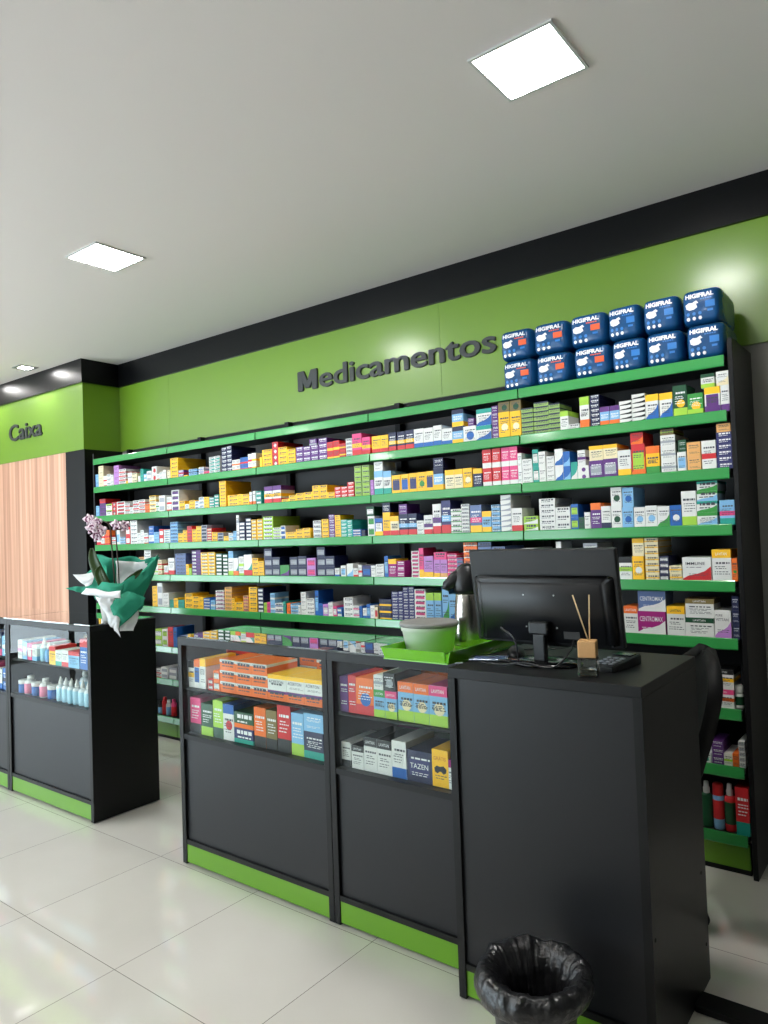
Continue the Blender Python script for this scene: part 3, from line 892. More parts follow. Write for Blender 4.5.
# ------------------------------------------------------------------ shelving
ZL = SHELF_Z          # mid height of each price rail, top first
JX = [-5.215+i*.9119 for i in range(6)]; JX[5] = -.658; JX[0] = -5.258
YS = 3.101
bayn = ['leftmost', 'second', 'middle', 'fourth', 'rightmost']
for i in range(5):
    a, b = JX[i], JX[i+1]
    t = thing('shelving_unit', 'tall black shelving unit with green price rails, %s of the five bays along the wall' % bayn[i], 'shelf unit', ((a+b)/2, 3.28, 0), 0, 'wall shelving units')
    ox = -(a+b)/2; oy = -3.28
    bm = bmesh.new(); bx(bm, a+ox+.001, b+ox-.001, 3.44+oy, 3.45+oy, .02, 2.04); obj('back_panel', bm, M_back, t)
    bm = bmesh.new(); bx(bm, a+ox+.001, b+ox-.001, 3.44+oy, 3.45+oy, 2.0405, 2.150); obj('top_strip', bm, M_deep, t)
    bm = bmesh.new(); bx(bm, b+ox-.040, b+ox-.004, 3.40+oy, 3.44+oy, 0.0, 2.154); obj('upright', bm, M_deep, t)
    if i == 0:
        bm = bmesh.new(); bx(bm, a+ox, a+ox+.03, 3.40+oy, 3.44+oy, 0, 2.154); obj('upright', bm, M_deep, t)
    for k, z in enumerate(ZL):
        bm = bmesh.new()
        zz = z+.018; d0 = 3.112
        bx(bm, a+ox+.001, b+ox-.001, d0+oy, 3.399+oy, zz-.022, zz-.0005)
        s = obj('shelf', bm, M_shelf, t)
        bm = bmesh.new(); g = .004
        x0, x1 = a+ox+g, b+ox-g
        # slightly hooked ticket strip
        pr = [(3.111, .021), (3.1035, .023), (3.101, .019), (3.099, -.018), (3.1015, -.023), (3.111, -.021)]
        va = [bm.verts.new((x0, y+oy, z+q)) for y, q in pr]; vb = [bm.verts.new((x1, y+oy, z+q)) for y, q in pr]
        bm.faces.new(va); bm.faces.new(vb[::-1])
        for q in range(len(pr)): bm.faces.new((va[q], vb[q], vb[(q+1) % len(pr)], va[(q+1) % len(pr)]))
        obj('price_rail', bm, M_rail, s)
    bm = bmesh.new(); bx(bm, a+ox+.003, b+ox-.003, 3.125+oy, 3.14+oy, .022, .118); obj('kick_board', bm, M_kick, t)
    bm = bmesh.new(); bx(bm, a+ox+.001, b+ox-.001, 3.13+oy, 3.399+oy, 0, .02); obj('base_plate', bm, M_deep, t)
    if i == 4:
        bm = bmesh.new(); bx(bm, b+ox+.011, b+ox+.030, 3.096+oy, YB-.02+oy, 0, 2.118, bev=.0015, seg=1); obj('side_panel', bm, M_black, t)
    if i == 0:
        bm = bmesh.new(); bx(bm, a+ox-.018, a+ox-.001, 3.11+oy, 3.45+oy, 0, 2.10); obj('side_panel', bm, M_black, t)

# ------------------------------------------------------------------ boxes on the wall shelves
BOXES = []
for line in BOX_DATA.strip().splitlines():
    p = line.split()
    BOXES.append((int(p[0]), int(p[1]), float(p[2])/1000, float(p[3])/1000, float(p[4])/1000, float(p[5])/1000, int(p[6]), p[7]))
rown = {1: 'second', 2: 'third', 3: 'fourth', 4: 'fifth', 5: 'sixth', 6: 'seventh', 7: 'eighth', 8: 'ninth'}
rndb = random.Random(3)
cand = []
cells = {}
for ci, (k, bay, x0, x1, z0, z1, n, d) in enumerate(BOXES):
    cells.setdefault((k, bay, look(d)), []).append(ci)
TXT = {(5, 'WxtO'): [('LAVITAN', .1, .9, .8, .93, M_txtw)], (5, 'QwdW'): [('CENTROMAX', .08, .92, .55, .8, M_txtw)], (5, 'ZwdW'): [('CENTROMAX', .08, .92, .5, .75, M_txtw)],
       (5, 'WxtY'): [('LAVITAN', .2, .8, .79, .92, M_txt)], (5, 'WxtD'): [('LAVITAN', .28, .72, .8, .94, M_txtw)], (5, 'WxtU'): [('LAVITAN', .28, .72, .8, .94, M_txtw)],
       (5, 'WxdM'): [('PURE', .08, .5, .76, .88, M_txt), ('VITTAN', .08, .85, .6, .74, M_txt)], (4, 'WxdR'): [('IMMUNE', .12, .8, .66, .82, M_txt)], (4, 'WxtY'): [('LAVITAN', .2, .8, .8, .93, M_txtw)],
       (6, 'WxtPmO'): [('LAVITAN', .1, .6, .8, .94, M_txtw)], (6, 'WxtKmY'): [('LAVITAN', .1, .6, .8, .94, M_txtw)]}
for ci, (k, bay, x0, x1, z0, z1, n, d) in enumerate(BOXES):
    dep = .11+.05*rndb.random() if (x1-x0) < .09 else .10+.04*rndb.random()
    if (z1-z0) > .14 and n > 1: dep += .08
    dep = round(dep, 2)
    hh = (z1-z0)/n
    same = sorted(cells[(k, bay, look(d))], key=lambda q: BOXES[q][2])
    pos = same.index(ci)
    for j in range(n):
        dist2 = (x0**2+9.8)
        jit = (rndb.random()-.5)*.002 if n > 1 else 0
        cand.append(((x1-x0)*hh/dist2, ci, j, x0+jit, x1+jit, z0+hh*j, z0+hh*(j+1)-.0006, dep, k, bay, d, n, pos, len(same)))
cand.sort(key=lambda q: -q[0])
ORD = ['leftmost', 'second', 'third', 'fourth', 'fifth', 'sixth', 'seventh', 'eighth', 'ninth', 'tenth', 'eleventh', 'twelfth', 'thirteenth', 'fourteenth']
UP = ['lowest', 'second up', 'third up', 'fourth up', 'fifth up', 'sixth up', 'seventh up', 'eighth up', 'ninth up']
def box_label(k, bay, d, j, n, pos, cnt):
    s = look(d)
    parts = [s]
    if cnt > 1:
        parts.append(('rightmost' if pos == cnt-1 else ORD[pos])+(' column' if n > 1 else ' such'))
    if n > 1: parts.append('topmost' if j == n-1 else UP[j])
    parts.append(rown[k]+' shelf'); parts.append(bayn[bay]+' bay')
    if 0 < pos < cnt-1:
        p2 = [parts[0], parts[1].replace(' such', ' such from left').replace(' column', ' such column from left')]+parts[2:]
        if len(' '.join(p2).replace(',', '').split()) <= 16: parts = p2
    return ', '.join(parts)
SEEN = set()
N_IND = 300
for q in cand[:N_IND]:
    _, ci, j, x0, x1, z0, z1, dep, k, bay, d, n, pos, cnt = q
    lb = box_label(k, bay, d, j, n, pos, cnt)
    if lb in SEEN: print('DUP LABEL', lb)
    SEEN.add(lb)
    if len(lb.replace(',', '').split()) > 16: print('LONG', lb)
    carton('medicine_box', x0, x1, 3.116, z0, z1, d, dep, lb, 'medicine box', 'medicine boxes on the wall shelves', TXT.get((k, d)) if n == 1 else None)
bm = bmesh.new(); slots = []
for q in cand[N_IND:]:
    _, ci, j, x0, x1, z0, z1, dep, k, bay, d, n, pos, cnt = q
    carton_into(bm, x0, x1, 3.116, dep, z0, z1, d, slots, random.Random(hash_s(d)), detail=True)
me = D.meshes.new('small_medicine_boxes'); bm.to_mesh(me); bm.free()
for m in slots: me.materials.append(m)
o = link('small_medicine_boxes', me)
tag(o, 'the many smallest coloured medicine boxes stacked in columns along all the wall shelves', 'medicine boxes', None, 'stuff')

# ------------------------------------------------------------------ bottles on the low shelves at right
def bottle(name, prof, cols, x, y, z, label, cat, group, cap=None, txt=None):
    t = thing(name, label, cat, (x, y, z), 0, group)
    bm = bmesh.new(); slots = cols
    lathe(bm, prof, 24)
    for f in bm.faces:
        zz = f.calc_center_median().z
        for i, (lim, m) in enumerate(cols):
            if zz <= lim: f.material_index = i; break
    obj('bottle_body', bm, [m for _, m in cols], t)
    if cap:
        bm = bmesh.new(); lathe(bm, cap[0], 20); obj('cap', bm, cap[1], t)
    return t
def cyl(r, h, sh=.012, neck=None, steps=10):
    p = [(0, 0), (r*.92, 0), (r, .004)]
    p += [(r, .004+(h-sh-.004)*i/steps) for i in range(1, steps+1)]
    p += [(r*.85, h-sh*.35), (neck or r*.6, h), (0, h)]
    return p
zs8 = ZL[8]+.018
def spray(x, h, cols, caprgb, label, pump=True):
    r = .021
    c = [(r*.6, h), (r*.62, h+.02), (r*.5, h+.024), (r*.42, h+.045), (0, h+.047)] if pump else [(r*.96, h-.006), (r*.96, h+.034), (r*.8, h+.04), (0, h+.041)]
    bottle('spray_bottle', cyl(r, h), cols, x, 3.145, zs8, label, 'bottle', 'bottles on the bottom shelf', (c, mat('cap_%d%d%d' % caprgb, caprgb, .4)))
XB = LOW_X
spray(XB[0], .135, [(.2, card('D'))], (226, 226, 226), 'dark green bottle with white pump cap on the bottom shelf')
spray(XB[1], .140, [(.045, card('L')), (.118, card('R')), (.2, card('L'))], (190, 30, 34), 'red and pale blue can with red cap on the bottom shelf', False)
spray(XB[2], .140, [(.035, card('R')), (.115, card('D')), (.2, card('R'))], (226, 226, 226), 'red and green bottle with white pump cap beside the red box')
bottle('tablet_bottle', cyl(.018, .062, .01), [(.012, card('W')), (.048, card('D')), (.1, card('W'))], XB[3]-.002, 3.15, ZL[6]+.018, 'small white and green tablet bottle on the seventh shelf, right end', 'bottle', None,
       ([(.016, .062), (.017, .064), (.017, .088), (.014, .091), (0, .091)], card('W')))
for x, h, c, lb in LEFT_LOW:
    bottle('toiletry_bottle', cyl(.02, h, .012), [(h*.7, card(c[0])), (1, card(c[1]))], x, 3.15, zs8, lb, 'bottle', 'bottles on the bottom shelf', ([(.012, h), (.013, h+.002), (.013, h+.022), (0, h+.023)], card(c[1])))

# ------------------------------------------------------------------ diaper packs
PK_mats = [mat('pack_blue_film', (16, 72, 122), .25, spec=.55, bump=(18, .5, .01)), mat('pack_white_print', (232, 236, 240), .35), mat('pack_orange_print', (232, 96, 52), .35),
           mat('pack_mid_blue_print', (40, 120, 196), .3), mat('pack_dark_film', (14, 48, 70), .3, bump=(18, .5, .01))]
def pack_mesh(w, h, dep, orange, seed):
    bm = bmesh.new(); rn = random.Random(seed)
    n = 14
    def P(u, v, s):   # superellipsoid-like soft block, u,v,s in -1..1
        p = Vector((u, s, v)); L = (abs(u)**7+abs(v)**7+abs(s)**7)**(1/7)
        m = max(abs(u), abs(v), abs(s)); p = p*(m/L) if L else p
        nz = noise.noise(Vector((u*2.2+seed*3.1, v*2.2, s*2.2)))*.03
        q = Vector((p.x*w/2*(1+nz), p.y*dep/2*(1+nz*.5), (p.z*.5+.5)*h))
        return q
    vd = {}
    def V(a):
        k = tuple(round(t, 4) for t in a)
        if k not in vd: vd[k] = bm.verts.new(P(*a))
        return vd[k]
    for ax in range(3):
        for sg in (-1, 1):
            for i in range(n):
                for j in range(n):
                    c = []
                    for di, dj in ((0, 0), (1, 0), (1, 1), (0, 1)):
                        a = [0, 0, 0]; a[ax] = sg; o = [t for t in range(3) if t != ax]
                        a[o[0]] = -1+2*(i+di)/n; a[o[1]] = -1+2*(j+dj)/n; c.append(V(a))
                    f = bm.faces.new(c); f.smooth = True
                    f.material_index = 4 if ax == 1 and sg == 1 else 0
    bmesh.ops.recalc_face_normals(bm, faces=bm.faces)
    def surf(x, z):
        u = x/(w/2); v = z/h*2-1
        # invert approx: front surface depth at (u, v)
        s = -1
        for _ in range(3):
            q = P(u, v, -1); u += (x-q.x)/(w/2); v += (z-q.z)/(h/2)
        return P(u, v, -1).y-.0026
    def poly(pts, mi):
        f = bm.faces.new([bm.verts.new((x*w, surf(x*w, z*h), z*h)) for x, z in pts]); f.material_index = mi
    put_text(bm, 'HIGIFRAL', -.38*w, .34*w, .72*h, .85*h, 0, 1, .045, surf)
    for k in range(5):     # small product line under the brand
        poly([(.0+.06*k, .655), (.045+.06*k, .655), (.045+.06*k, .69), (.0+.06*k, .69)], 2 if orange else 3)
    # folded diaper picture
    poly([(-.38, .56), (-.3, .61), (-.2, .60), (-.1, .65), (-.05, .58), (-.11, .56), (-.08, .46), (-.16, .41), (-.28, .40), (-.36, .45)], 1)
    m = 2 if orange else 3
    poly([(.12, .42), (.36, .42), (.36, .6), (.12, .6)], m)
    poly([(.17, .30), (.31, .30), (.31, .36), (.17, .36)], 3)
    for k in range(3):
        for r, (zz, mm) in enumerate(((.16, 1), (.29, 3))):
            cx = -.32+.15*k
            poly([(cx+.045*math.cos(2*PI*t/10), zz+.05*math.sin(2*PI*t/10)) for t in range(10)], mm)
    me = D.meshes.new('diaper_pack'); bm.to_mesh(me); bm.free()
    for mm in PK_mats: me.materials.append(mm)
    return me
pm = {}
z0p = ZL[0]+.018
PX = [-1.655, -1.482, -1.30, -1.125, -.975, -.815]     # left edges
PX2 = [-1.482, -1.302, -1.122, -.97, -.815, -.655]
names6 = ['leftmost', 'second from left', 'third from left', 'third from right', 'second from right', 'rightmost']
for r in range(2):
    for i in range(6):
        w = PX2[i]-PX[i]-.010; h = .146
        me = pack_mesh(w, h, .30, i < 3, i*2+r)
        o = link('diaper_pack', me)
        tilt = [(0, 0), (0, 0), (-.03, 0), (0, 0), (.01, 0), (.0, 0)][i][0] if r else 0
        o.location = ((PX[i]+PX2[i])/2+(.004 if r == 0 else -.004), 3.09+.155, z0p+r*(h-.001)); o.rotation_euler = (0, 0, (rndb.random()-.5)*.05)
        tag(o, 'blue diaper pack with %s badge, %s row, %s on the top shelf' % ('orange' if i < 3 else 'blue', 'upper' if r else 'lower', names6[i]), 'diaper pack', 'blue diaper packs on top of the shelves')

# ================================================================== COUNTERS
def cabinet(x0, x1, y0, y1, h, label, left_side=True, right_side=True, kick=True, midz=.755, winz=.56, name='display_counter'):
    """glass fronted, glass topped shop counter"""
    t = thing(name, label, 'display counter', ((x0+x1)/2, (y0+y1)/2, 0), 0, 'glass display counters')
    ox, oy = -(x0+x1)/2, -(y0+y1)/2
    a, b, c, d = x0+ox, x1+ox, y0+oy, y1+oy
    T = .026
    for s, xa in ((0, a), (1, b-T)):
        bm = bmesh.new(); bx(bm, xa, xa+T, c, d, .004, h-.031, bev=.001, seg=1); obj('side_panel', bm, M_black, t)
    bm = bmesh.new(); bx(bm, a+T, b-T, c+.012, c+.03, .108, winz-.022); obj('front_panel', bm, M_blackw, t)
    bm = bmesh.new(); bx(bm, a+T, b-T, c+.002, c+.04, winz-.022, winz-.001); obj('window_rail', bm, M_black, t)
    bm = bmesh.new(); bx(bm, a+T, b-T, c+.002, c+.03, .088, .108); obj('kick_rail', bm, M_black, t)
    bm = bmesh.new(); bx(bm, a+T, b-T, c+.004, c+.02, .012, .088); obj('kick_board', bm, M_kick, t)
    bm = bmesh.new(); bx(bm, a+T, b-T, c+.04, d-.02, winz-.018, winz-.001); obj('deck', bm, M_deep, t)
    bm = bmesh.new(); bx(bm, a+T, b-T, d-.018, d, .02, h-.031); obj('back_panel', bm, M_deep, t)
    bm = bmesh.new(); bx(bm, a+T+.001, b-T-.001, c+.016, d-.02, midz-.008, midz-.0005); obj('glass_shelf', bm, M_shelf if midz < 0 else M_deep, t)
    # top frame with glass inset
    fr = .03
    bm = bmesh.new()
    bx(bm, a-.0, b, c, c+fr, h-.031, h); bx(bm, a, b, d-fr, d, h-.031, h)
    bx(bm, a, a+fr, c+fr, d-fr, h-.031, h); bx(bm, b-fr, b, c+fr, d-fr, h-.031, h)
    obj('top_frame', bm, M_black, t)
    bm = bmesh.new(); bx(bm, a+.004, b-.004, c+.004, d-.004, h+.0004, h+.0064); obj('glass_top', bm, M_topglass, t)
    bm = bmesh.new(); bx(bm, a+T+.001, b-T-.001, c+.004, c+.008, winz, h-.032); obj('glass_front', bm, M_glass, t)
    for xx in (a+.013, b-.013):
        for yy in (c+.03, d-.03):
            bm = bmesh.new(); lathe(bm, [(0, 0), (.01, 0), (.011, .0035), (0, .0035)], 12, cx=xx, cy=yy); obj('glide', bm, M_frame, t)
    return t
HD = .973
cabinet(-2.67, -1.795, 1.952, 2.351, HD, 'black glass display counter with orange boxes, left of the pair before the shelves')
cabinet(-1.793, -1.212, 1.952, 2.351, HD, 'narrower black glass display counter joined to the tall computer counter')
cabinet(-4.292, -3.412, 1.973, 2.356, .98, 'black glass display counter with bottles under the orchid')
cabinet(-5.2, -4.294, 1.973, 2.356, .98, 'black glass display counter cut by the left picture edge')

# the tall closed counter with the computer
t = thing('cash_desk', 'solid black computer desk with lime kick board beside the bin', 'counter', (-.919, 2.11, 0))
x0, x1, y0, y1, h = -1.21+.919, -.627+.919, 1.854-2.11, 2.360-2.11, .981
bm = bmesh.new(); bx(bm, x0, x1, y0, y1, h-.03, h, bev=.0012, seg=1); obj('desk_top', bm, M_black, t)
bm = bmesh.new(); bx(bm, x0, x0+.024, y0, y1, .004, h-.0302); obj('side_panel', bm, M_black, t)
bm = bmesh.new(); bx(bm, x1-.024, x1, y0+.001, y1, .004, h-.0302); obj('side_panel', bm, M_black, t)
bm = bmesh.new(); bx(bm, x0+.0242, x1-.0242, y0+.010, y0+.028, .108, h-.0302); obj('front_panel', bm, M_blackw, t)
bm = bmesh.new(); bx(bm, x0+.0242, x1-.0242, y0+.002, y0+.03, .088, .107); obj('front_rail', bm, M_black, t)
bm = bmesh.new(); bx(bm, x0+.0242, x1-.0242, y0+.006, y0+.022, .012, .0875); obj('kick_board', bm, M_kick, t)
for xx in (x0+.012, x1-.012):
    for yy in (y0+.03, y1-.03):
        bm = bmesh.new(); lathe(bm, [(0, 0), (.01, 0), (.011, .0035), (0, .0035)], 12, cx=xx, cy=yy); obj('glide', bm, M_frame, t)
for yy, zz in ((.02+y0, .34), (y1-.05, .34), (y1-.03, .12), (.03+y0, .12)):
    bm = bmesh.new(); bmesh.ops.create_cone(bm, cap_ends=True, segments=14, radius1=.005, radius2=.005, depth=.002, matrix=Matrix.Translation((x1+.0008, yy, zz)) @ Matrix.Rotation(PI/2, 4, 'Y'))
    obj('screw_cap', bm, M_deep, t)

# ------------------------------------------------------------------ goods in the counters
YG = 1.985
used_lb = set()
def goods(rows, sx, tx, shelf, where, dep, name, cat, group, texts):
    tags = {}
    for i, (a, b, z0, z1, n, d) in enumerate(rows):
        f = lambda v: tx[0]+(v/1000-sx[0])/(sx[1]-sx[0])*(tx[1]-tx[0])
        xa, xb = f(a), f(b); z0, z1 = z0/1000+(shelf-SH[where]), z1/1000+(shelf-SH[where])
        hh = (z1-z0)/n
        same = sorted([q for q in rows if look(q[5]) == look(d) and (q[2] > SH[where]*1000+20) == (rows[i][2] > SH[where]*1000+20)])
        for j in range(n):
            lb = look(d)
            if len(same) > 1:
                k = same.index(rows[i]); lb += ', '+('rightmost' if k == len(same)-1 else ORD[k])
                if n > 1: lb += ' column'
            if n > 1: lb += ', '+('topmost' if j == n-1 else UP[j])
            low = [q for q in rows if look(q[5]) == look(d) and q is not rows[i] and abs(q[0]-a) < 20]
            lb += ', '+WH[where]
            if lb in used_lb: lb = lb.replace(' box', ' upper box' if rows[i][2] > SH[where]*1000+20 else ' lower box')
            if lb in used_lb: print('DUP', lb)
            used_lb.add(lb)
            if len(lb.replace(',', '').split()) > 16: print('LONG', lb)
            carton(name, xa, xb, YG, z0+hh*j+.0002, z0+hh*(j+1)-.0004, d, dep, lb, cat, group, texts.get(i) or texts.get(d))
SH = dict(au=.765, al=.56, bu=.765, bl=.56, cu=.765)
WH = dict(au='upper shelf of left glass counter', al='lower deck of left glass counter', bu='upper shelf of narrow glass counter', bl='lower deck of narrow glass counter', cu='counter under orchid')
LV = [('LAVITAN', .16, .84, .80, .93, M_txtw)]
AC = [('ACERTON', .08, .8, .8, .95, M_txt)]
goods(CA_UP, (-2.703, -1.859), (-2.64, -1.85), .756, 'au', .17, 'supplement_box', 'supplement box', 'boxes in the left glass counter', {'OxtW': AC, 'WxtY': [('ACERTON', .08, .85, .45, .68, M_txt)]})
goods(CA_LO, (-2.675, -1.86), (-2.635, -1.85), .56, 'al', .15, 'intimate_care_box', 'box', 'boxes in the left glass counter', {})
goods(CB_UP, (-1.806, -1.312), (-1.762, -1.300), .756, 'bu', .16, 'vitamin_box', 'vitamin box', 'boxes in the narrow glass counter', {'LxtObEoC': LV, 'LxtPbEoC': LV, 'LxtGbE': LV})
TZ = [('TAZEN', .14, .86, .42, .62, M_txtw)]; GR = [('GRÁTIS', .12, .88, .70, .86, mat('print_orange', (196, 96, 16), .5)), ('@mask', 0, 0, 0, 0, card('K'))]
goods(CB_LO, (-1.812, -1.309), (-1.764, -1.293), .56, 'bl', .17, 'vitamin_box', 'vitamin box', 'boxes in the narrow glass counter', {'NwlI': TZ, 'Yx': GR, 'WxtK': LV})
goods(CC_UP, (-3.849, -3.477), (-3.84, -3.46), .756, 'cu', .12, 'toiletry_box', 'toiletry box', 'boxes under the orchid', {})

# stacks standing behind the front row of orange boxes
def backrow(x0, x1, y, z0, z1, n, dep, d, lb, nm='supplement_box'):
    hh = (z1-z0)/n
    for j in range(n):
        carton(nm, x0, x1, y, z0+hh*j+.0003, z0+hh*(j+1)-.0003, d, dep, (lb+(', '+('topmost' if j == n-1 else UP[j]) if n > 1 else '')), 'supplement box', 'boxes behind the front row')
backrow(-2.14, -2.045, 2.165, .756, .915, 3, .15, 'OxtW', 'orange box in first pile behind the wide front row, left counter')
backrow(-2.043, -1.948, 2.165, .756, .892, 3, .15, 'OxtW', 'orange box in second pile behind the wide front row, left counter')
backrow(-1.946, -1.83, 2.165, .756, .848, 2, .15, 'OxtW', 'orange box in third pile behind the wide front row, left counter')
backrow(-2.40, -2.29, 2.165, .756, .935, 3, .15, 'KxlS', 'black box in pile behind the orange columns, left counter')
backrow(-2.60, -2.42, 2.165, .756, .93, 4, .15, 'RxlO', 'red box in pile behind the slim white boxes, left counter')
backrow(-1.52, -1.40, 2.155, .756, .905, 1, .15, 'OxbR', 'orange box behind the vitamin boxes, narrow glass counter')
backrow(-1.39, -1.26, 2.155, .756, .90, 1, .15, 'OxbR', 'orange box at the right end behind the vitamin boxes, narrow counter')
backrow(-1.66, -1.53, 2.165, .56, .67, 1, .15, 'QxbK', 'dark magenta box behind the white boxes on the lower deck, narrow counter')
backrow(-1.50, -1.38, 2.165, .56, .68, 1, .15, 'DxbK', 'dark green box lying behind the navy box, narrow glass counter')

# eye mask picture on the yellow box, bear-free plain shapes: part of the box mesh would repeat, so a sticker

# goods of the far left counters
def toiletry(x, y, z, kind, label, big=1.0):
    W = card("W")
    if kind == 'cone':
        bottle('squeeze_bottle', [(0, 0), (.021, 0), (.023, .004), (.023, .07), (.019, .082), (.008, .088), (0, .088)], [(.05, mat('frost_blue', (170, 214, 232), .25)), (1, mat('frost_white', (222, 232, 236), .25))], x, y, z, label, 'bottle', 'bottles in the counter under the orchid',
               ([(.0085, .088), (.012, .09), (.012, .1), (.003, .128), (0, .129)], W))
    elif kind == 'jar':
        bottle('cream_jar', [(0, 0), (.03, 0), (.032, .004), (.032, .045), (.029, .05), (0, .05)], [(.1, card('B'))], x, y, z, label, 'jar', 'jars in the counter under the orchid',
               ([(.031, .05), (.033, .052), (.033, .07), (.03, .072), (0, .072)], W))
    elif kind == 'pink':
        bottle('lotion_bottle', [(0, 0), (.03, 0), (.033, .004), (.033, .06), (.026, .074), (.012, .08), (0, .08)], [(.018, W), (.05, mat('soft_pink', (230, 130, 160), .35)), (1, W)], x, y, z, label, 'bottle', 'bottles in the counter under the orchid',
               ([(.0155, .08), (.018, .081), (.018, .1), (0, .101)], W))
    else:
        bottle('dropper_bottle', [(0, 0), (.02, 0), (.022, .004), (.022, .055), (.012, .068), (0, .068)], [(.1, mat('clear_blue', (120, 170, 220), .2))], x, y, z, label, 'bottle', 'bottles in the counter under the orchid',
               ([(.011, .068), (.012, .07), (.010, .085), (.003, .105), (0, .106)], W))
zz = .5603
_toil = toiletry
def toiletry(x, y, z, kind, label, big=1.0):
    b0 = set(D.objects.keys()); _toil(x, y, z, kind, label)
    if big != 1.0:
        for nme in set(D.objects.keys())-b0:
            if D.objects[nme].type == 'EMPTY': D.objects[nme].scale = (big, big, big)
for i, x in enumerate([-3.79, -3.735, -3.68, -3.625, -3.57, -3.515, -3.465]):
    toiletry(x, 2.02, zz, 'cone', 'frosted squeeze bottle with cone nozzle, %s in the front row under the orchid' % (ORD[i] if i < 6 else 'rightmost'))
for i, x in enumerate([-3.70, -3.60, -3.5]):
    toiletry(x, 2.11, zz, 'cone', 'frosted squeeze bottle with cone nozzle, %s of three in the back row' % ['leftmost', 'middle', 'rightmost'][i], 1.38)
for i, x in enumerate([-3.885, ]):
    toiletry(x, 2.03, zz, 'jar', 'blue jar with white lid on the deck, right of the pink bottle')
    toiletry(x-.01, 2.12, zz, 'jar', 'blue jar with white lid, behind the other blue jar')
for i, x in enumerate([-3.97]):
    toiletry(x, 2.03, zz, 'pink', 'white lotion bottle with pink label on the counter deck')
for i, x in enumerate([-4.06, -4.14, -4.21]):
    toiletry(x, 2.03, zz, 'pink' if i == 1 else 'jar', ['blue jar with white lid, between two white lotion bottles', 'white and pink lotion bottle near the left end of the deck', 'blue jar with white lid at the far left end of the deck'][i])
zu = .7563
for i, (x, kd) in enumerate([(-3.87, 'drop'), (-3.925, 'drop'), (-3.975, 'cone')]):
    toiletry(x, 2.03, zu, kd, ['blue dropper bottle beside the yellow box on the glass shelf', 'blue dropper bottle left of its twin on the glass shelf', 'frosted squeeze bottle on the glass shelf, left of the dropper bottles'][i])
for i in range(4):
    x = -4.22+i*.055
    carton('toiletry_box', x, x+.05, 2.0, zu, zu+.105-.006*i, ['WxmP', 'LxlW', 'PxlW', 'WxbL'][i], .2, 'tall %s at the left end of the glass shelf' % look(['WxmP', 'LxlW', 'PxlW', 'WxbL'][i]), 'toiletry box', 'boxes under the orchid')
for i in range(7):
    x = -5.0+i*.098
    for lv, z in ((0, .5603), (1, .7563)):
        ds = ['BxlW', 'NwbP', 'LxmW', 'VwlS', 'PxbW', 'WxbB', 'BwmN'][(i+3*lv) % 7]
        carton('toiletry_box', x, x+.09, 2.0, z, z+.14-.008*((i*3+lv) % 4), ds, .12, '%s on the %s of the far left counter, %s' % (look(ds).replace(' and ', ' '), 'glass shelf' if lv else 'deck', ORD[i]), 'toiletry box', 'boxes in the far left counter')
# open yellow tray box lying across the packages
t = thing('carton_tray', 'long open gold carton tray above the packages under the orchid', 'carton', (-3.66, 2.19, .7563))
bm = bmesh.new(); bx(bm, -.13, .13, -.05, .05, 0, .11); obj('tray_body', bm, card('Y'), t)
bm = bmesh.new(); bx(bm, -.12, .12, -.04, .04, .1104, .135); obj('tray_content', bm, card('U'), t)

# ------------------------------------------------------------------ things on the desk
# monitor seen from behind
t = thing('computer_monitor', 'black computer monitor seen from behind on the desk', 'monitor', (-.983, 2.05, .981))
lean = Matrix.Rotation(-math.atan2(.045, .29), 4, 'X')
def leaned(bm): bmesh.ops.transform(bm, matrix=Matrix.Translation((0, .028, .056)) @ Matrix.Rotation(.155, 4, 'X'), verts=bm.verts)
bm = bmesh.new(); bx(bm, -.2415, .2415, -.006, .016, 0, .296, bev=.005); leaned(bm); shell = obj('rear_shell', bm, M_plas, t)
bm = bmesh.new()
# raised rear housing with sloped edges
lo = [(-.236, .0), (.236, .0), (.236, .222), (-.236, .222)]; hi = [(-.205, .008), (.205, .008), (.200, .200), (-.200, .200)]
def slab(bm, A, B, ya, yb):
    va = [bm.verts.new((x, ya, z)) for x, z in A]; vb = [bm.verts.new((x, yb, z)) for x, z in B]
    for k in range(len(A)): bm.faces.new((va[k], va[(k+1) % len(A)], vb[(k+1) % len(A)], vb[k]))
    bm.faces.new(vb); bm.faces.new(va[::-1])
slab(bm, lo, hi, -.0055, -.030)
bmesh.ops.bevel(bm, geom=list(bm.edges), offset=.009, segments=4, affect='EDGES')
for f in bm.faces: f.smooth = True
leaned(bm); obj('rear_housing', bm, M_plas, t)
bm = bmesh.new(); bx(bm, -.232, .232, .0162, .0175, .012, .286); leaned(bm); obj('screen', bm, M_plas2, t)
for sx_ in (-.05, .05):
    for sz in (.06, .16):
        bm = bmesh.new(); bmesh.ops.create_cone(bm, cap_ends=True, segments=12, radius1=.0025, radius2=.0025, depth=.002, matrix=Matrix.Translation((sx_, -.0305, sz)) @ Matrix.Rotation(PI/2, 4, 'X')); leaned(bm)
        obj('screw', bm, M_alu, t)
bm = bmesh.new(); bx(bm, .07, .12, -.0312, -.030, .028, .05); leaned(bm); obj('type_label', bm, M_bin, t)
bm = bmesh.new(); bx(bm, -.020, .020, -.036, -.012, .010, .125, bev=.005); obj('stand_neck', bm, M_plas, t)
bm = bmesh.new(); bx(bm, -.032, .032, -.040, -.0, .09, .13, bev=.006); obj('hinge', bm, M_plas, t)
bm = bmesh.new(); lathe(bm, [(0, .0003), (.118, .0003), (.122, .004), (.118, .009), (.06, .013), (0, .014)], 48, sy=.72); obj('stand_base', bm, M_plas2, t)
